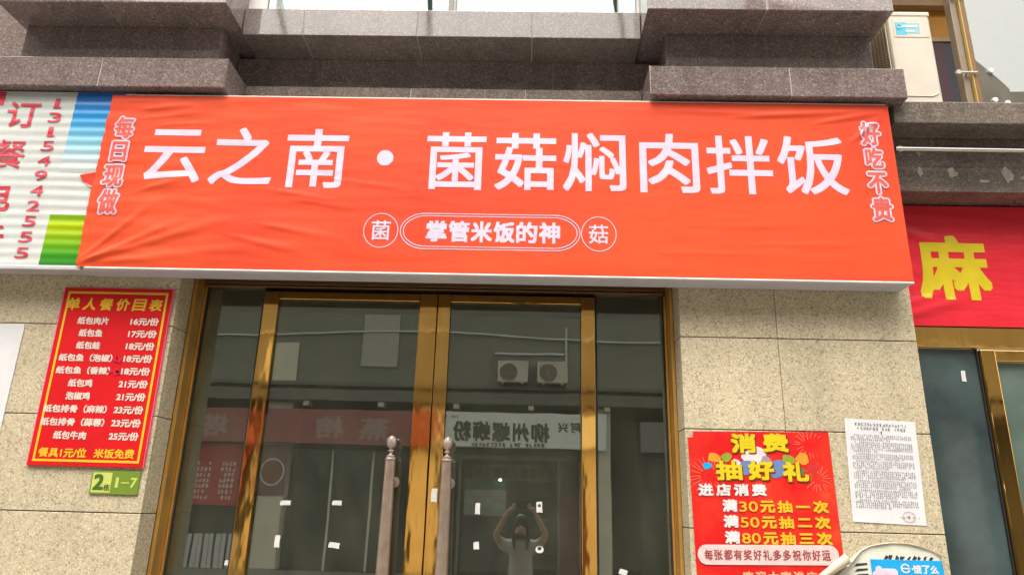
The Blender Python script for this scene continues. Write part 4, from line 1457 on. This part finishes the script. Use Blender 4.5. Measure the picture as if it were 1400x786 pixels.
bm = bmesh.new(); bm.faces.new([bm.verts.new(Sheet(0, 0, OY + 0.05, 0, None, 0, -1)(u, v, 0.004)) for u, v in circle(6.93, 2.35, 0.33, 0.36, 32)]); finish('dish_rim', bm, plain('mirrored_dish_rim', (0.75, 0.7, 0.66), 0.5), dp)
bm = bmesh.new(); bm.faces.new([bm.verts.new(Sheet(0, 0, OY + 0.05, 0, None, 0, -1)(u, v, 0.008)) for u, v in circle(6.93, 2.35, 0.29, 0.32, 32)]); finish('dish_food', bm, plain('mirrored_dish_food', (0.28, 0.09, 0.05), 0.5, 0, 0.5, 12), dp)

for x, lab in ((-0.36, 'left outdoor air conditioner over the white sign across the street, mirrored in the right door'), (0.75, 'right outdoor air conditioner over the white sign across the street, mirrored in the right door')):
    aircon(lab, 'air conditioners across the street', x, OY + 0.30, 4.863, 0.86, 0.34, 0.66, math.radians(180), False)

# wall cable and pipes on the opposite facade
bm = bmesh.new()
tube(bm, [(x, OY + 0.06, 6.30 + 0.10 * math.cos((x + 3) * 0.55)) for x in [-14 + i for i in range(31)]], 0.030, 6)
tag(finish('wall_cable', bm, WHITE), 'pale cable along the facade across the street, mirrored high in the doors', 'cable')
bm = bmesh.new(); tube(bm, [(-0.9, OY + 0.06, 5.80), (1.10, OY + 0.06, 5.80)], 0.035, 6); tube(bm, [(1.16, OY + 0.06, 4.87), (1.16, OY + 0.06, 6.6)], 0.035, 6)
tag(finish('drain_pipe', bm, WHITE), 'pale pipe run round the air conditioners across the street, mirrored in the right door', 'pipe')
for i, (xa, za, xb, zb) in enumerate(((-0.9, 7.0, -2.6, 9.4), (0.4, 7.2, 3.6, 9.6), (-2.4, 7.0, -5.5, 9.3))):
    bm = bmesh.new()
    tube(bm, [(xa + (xb - xa) * k / 20, -0.19 + (OY + 0.21) * k / 20, za + (zb - za) * k / 20 - 0.5 * math.sin(math.pi * k / 20)) for k in range(21)], 0.03, 6)
    tag(finish('overhead_cable', bm, RUBBER), 'black overhead cable crossing the street, mirrored as a dark line in the glass', 'cable', 'overhead cables')


# ------------------------------------------------------------------ the photographer (seen only mirrored in the right door)
def skin_body(name, pts, edges, radii, m, root=0, parent=None, levels=2):
    me = bpy.data.meshes.new(name)
    me.from_pydata([Vector(p) for p in pts], edges, [])
    o = bpy.data.objects.new(name, me)
    COL.objects.link(o)
    md = o.modifiers.new('skin', 'SKIN')
    md.use_smooth_shade = True
    sv = me.skin_vertices[0].data
    for i, r in enumerate(radii):
        sv[i].radius = r if isinstance(r, tuple) else (r, r)
        sv[i].use_root = (i == root)
    ss = o.modifiers.new('sub', 'SUBSURF'); ss.levels = levels; ss.render_levels = levels
    bpy.context.view_layer.update()
    nm = bpy.data.meshes.new_from_object(o.evaluated_get(bpy.context.evaluated_depsgraph_get()))
    bpy.data.objects.remove(o)
    bpy.data.meshes.remove(me)
    bm = bmesh.new(); bm.from_mesh(nm); bpy.data.meshes.remove(nm)
    return finish(name, bm, m, parent, smooth=True)


PX, PY = -0.02, -4.42
pe = thing('person', 'person in a pale shirt raising a phone overhead, mirrored in the right door', 'person', (PX, PY, GZ))


def P(x, y, z):
    return (PX + x, PY + y, z)


pts = [P(0, 0, 0.78), P(0, 0, 0.95), P(0, 0.01, 1.10), P(0, 0, 1.19), P(0, 0.02, 1.26), P(0, 0.035, 1.34), P(0, 0.05, 1.44),      # 0-6 trunk neck head
       P(-0.19, 0, 1.17), P(-0.31, 0.10, 1.30), P(-0.17, 0.29, 1.56), P(-0.115, 0.345, 1.62),                                        # 7-10 arm to hand
       P(0.19, 0, 1.17), P(0.30, 0.10, 1.31), P(0.17, 0.29, 1.56), P(0.115, 0.345, 1.62),                                            # 11-14
       P(-0.095, 0, 0.72), P(-0.11, 0.01, 0.30), P(-0.115, -0.02, -0.07), P(-0.12, 0.11, -0.12),                                     # 15-18 leg
       P(0.095, 0, 0.72), P(0.11, 0.01, 0.30), P(0.115, -0.02, -0.07), P(0.12, 0.11, -0.12)]                                         # 19-22
edges = [(0, 1), (1, 2), (2, 3), (3, 4), (4, 5), (5, 6), (3, 7), (7, 8), (8, 9), (9, 10), (3, 11), (11, 12), (12, 13), (13, 14), (0, 15), (15, 16), (16, 17), (17, 18), (0, 19), (19, 20), (20, 21), (21, 22)]
radii = [(0.15, 0.10), (0.13, 0.09), (0.15, 0.10), (0.12, 0.09), 0.055, (0.075, 0.085), (0.080, 0.095), 0.062, 0.042, 0.028, 0.026, 0.062, 0.042, 0.028, 0.026,
         0.085, 0.055, 0.042, 0.032, 0.085, 0.055, 0.042, 0.032]
body = skin_body('body', pts, edges, radii, SKIN, 0, pe)
# fingers closed round the phone, chains rooted in the palms
for sgn in (-1, 1):
    for k in range(4):
        z = 1.655 - k * 0.017
        L = (0.95, 1.05, 1.0, 0.8)[k]
        skin_body('finger', [P(sgn * 0.115, 0.35, z - 0.01), P(sgn * 0.095, 0.372, z), P(sgn * (0.085 - 0.012 * L), 0.374, z + 0.004), P(sgn * (0.085 - 0.022 * L), 0.371, z + 0.004)], [(0, 1), (1, 2), (2, 3)], [0.010, 0.009, 0.008, 0.007], SKIN, 0, body, 1)
    skin_body('thumb', [P(sgn * 0.112, 0.338, 1.615), P(sgn * 0.095, 0.330, 1.635), P(sgn * 0.078, 0.338, 1.652)], [(0, 1), (1, 2)], [0.011, 0.010, 0.008], SKIN, 0, body, 1)
shirt = skin_body('shirt', [P(0, 0, 0.74), P(0, 0, 0.95), P(0, 0.01, 1.10), P(0, 0.0, 1.195), P(-0.20, 0.005, 1.175), P(-0.275, 0.06, 1.25), P(0.20, 0.005, 1.175), P(0.27, 0.06, 1.255)],
                  [(0, 1), (1, 2), (2, 3), (3, 4), (4, 5), (3, 6), (6, 7)], [(0.175, 0.125), (0.155, 0.112), (0.175, 0.122), (0.11, 0.095), 0.078, 0.066, 0.078, 0.066], SHIRT, 0, pe)
skin_body('trousers', [P(0, 0, 0.78), P(-0.095, 0, 0.70), P(-0.11, 0.01, 0.30), P(-0.115, -0.015, -0.04), P(0.095, 0, 0.70), P(0.11, 0.01, 0.30), P(0.115, -0.015, -0.04)],
          [(0, 1), (1, 2), (2, 3), (0, 4), (4, 5), (5, 6)], [(0.165, 0.115), 0.098, 0.072, 0.062, 0.098, 0.072, 0.062], TROUSER, 0, pe)
for sgn in (-1, 1):
    skin_body('shoe', [P(sgn * 0.118, -0.05, -0.105), P(sgn * 0.12, 0.06, -0.108), P(sgn * 0.122, 0.16, -0.118)], [(0, 1), (1, 2)], [(0.045, 0.045), (0.048, 0.042), (0.040, 0.032)], PHONE, 0, pe)
hairb = bmesh.new()
bmesh.ops.create_uvsphere(hairb, u_segments=24, v_segments=16, radius=1)
for v in hairb.verts:
    q = v.co.copy()
    fr = max(0.0, q.y)
    v.co = Vector(P(q.x * 0.100, -0.005 + q.y * (0.105 - 0.03 * fr) + 0.03, 1.435 + q.z * (0.115 if q.z > 0 else 0.25 - 0.16 * fr)))
finish('hair', hairb, HAIR, pe, smooth=True)
for sgn in (-1, 1):
    skin_body('hair_lock', [P(sgn * 0.070, 0.045, 1.46), P(sgn * 0.088, 0.050, 1.36), P(sgn * 0.085, 0.075, 1.26), P(sgn * 0.075, 0.10, 1.14)], [(0, 1), (1, 2), (2, 3)], [0.03, 0.032, 0.03, 0.016], HAIR, 0, pe, 1)
for sgn in (-1, 1):
    bm = bmesh.new(); bmesh.ops.create_uvsphere(bm, u_segments=10, v_segments=8, radius=0.012)
    bmesh.ops.translate(bm, verts=bm.verts, vec=P(sgn * 0.032, 0.132, 1.405)); finish('eye', bm, HAIR, pe, smooth=True)
bm = bmesh.new(); bmesh.ops.create_cone(bm, cap_ends=True, segments=8, radius1=0.016, radius2=0.004, depth=0.03, matrix=Matrix.Translation(P(0, 0.143, 1.378)) @ Matrix.Rotation(-1.3, 4, 'X')); finish('nose', bm, SKIN, pe, smooth=True)
bm = bmesh.new(); box(bm, PX - 0.022, PX + 0.022, PY + 0.125, PY + 0.134, 1.338, 1.347, 0.003); finish('mouth', bm, plain('lips', (0.35, 0.12, 0.10), 0.5), pe)
ph = thing('phone', 'dark phone held up with both hands, mirrored in the right door', 'phone', (PX, PY + 0.36, 1.62))
bx('case', PHONE, ph, PX - 0.088, PX + 0.088, PY + 0.352, PY + 0.361, 1.612, 1.690, bev=0.003)
bm = bmesh.new(); lathe(bm, PX + 0.02, 1.65, [(0.012, PY + 0.361), (0.012, PY + 0.3635), (0.009, PY + 0.364)], 16, 'y'); finish('lens_ring', bm, STEEL, ph)
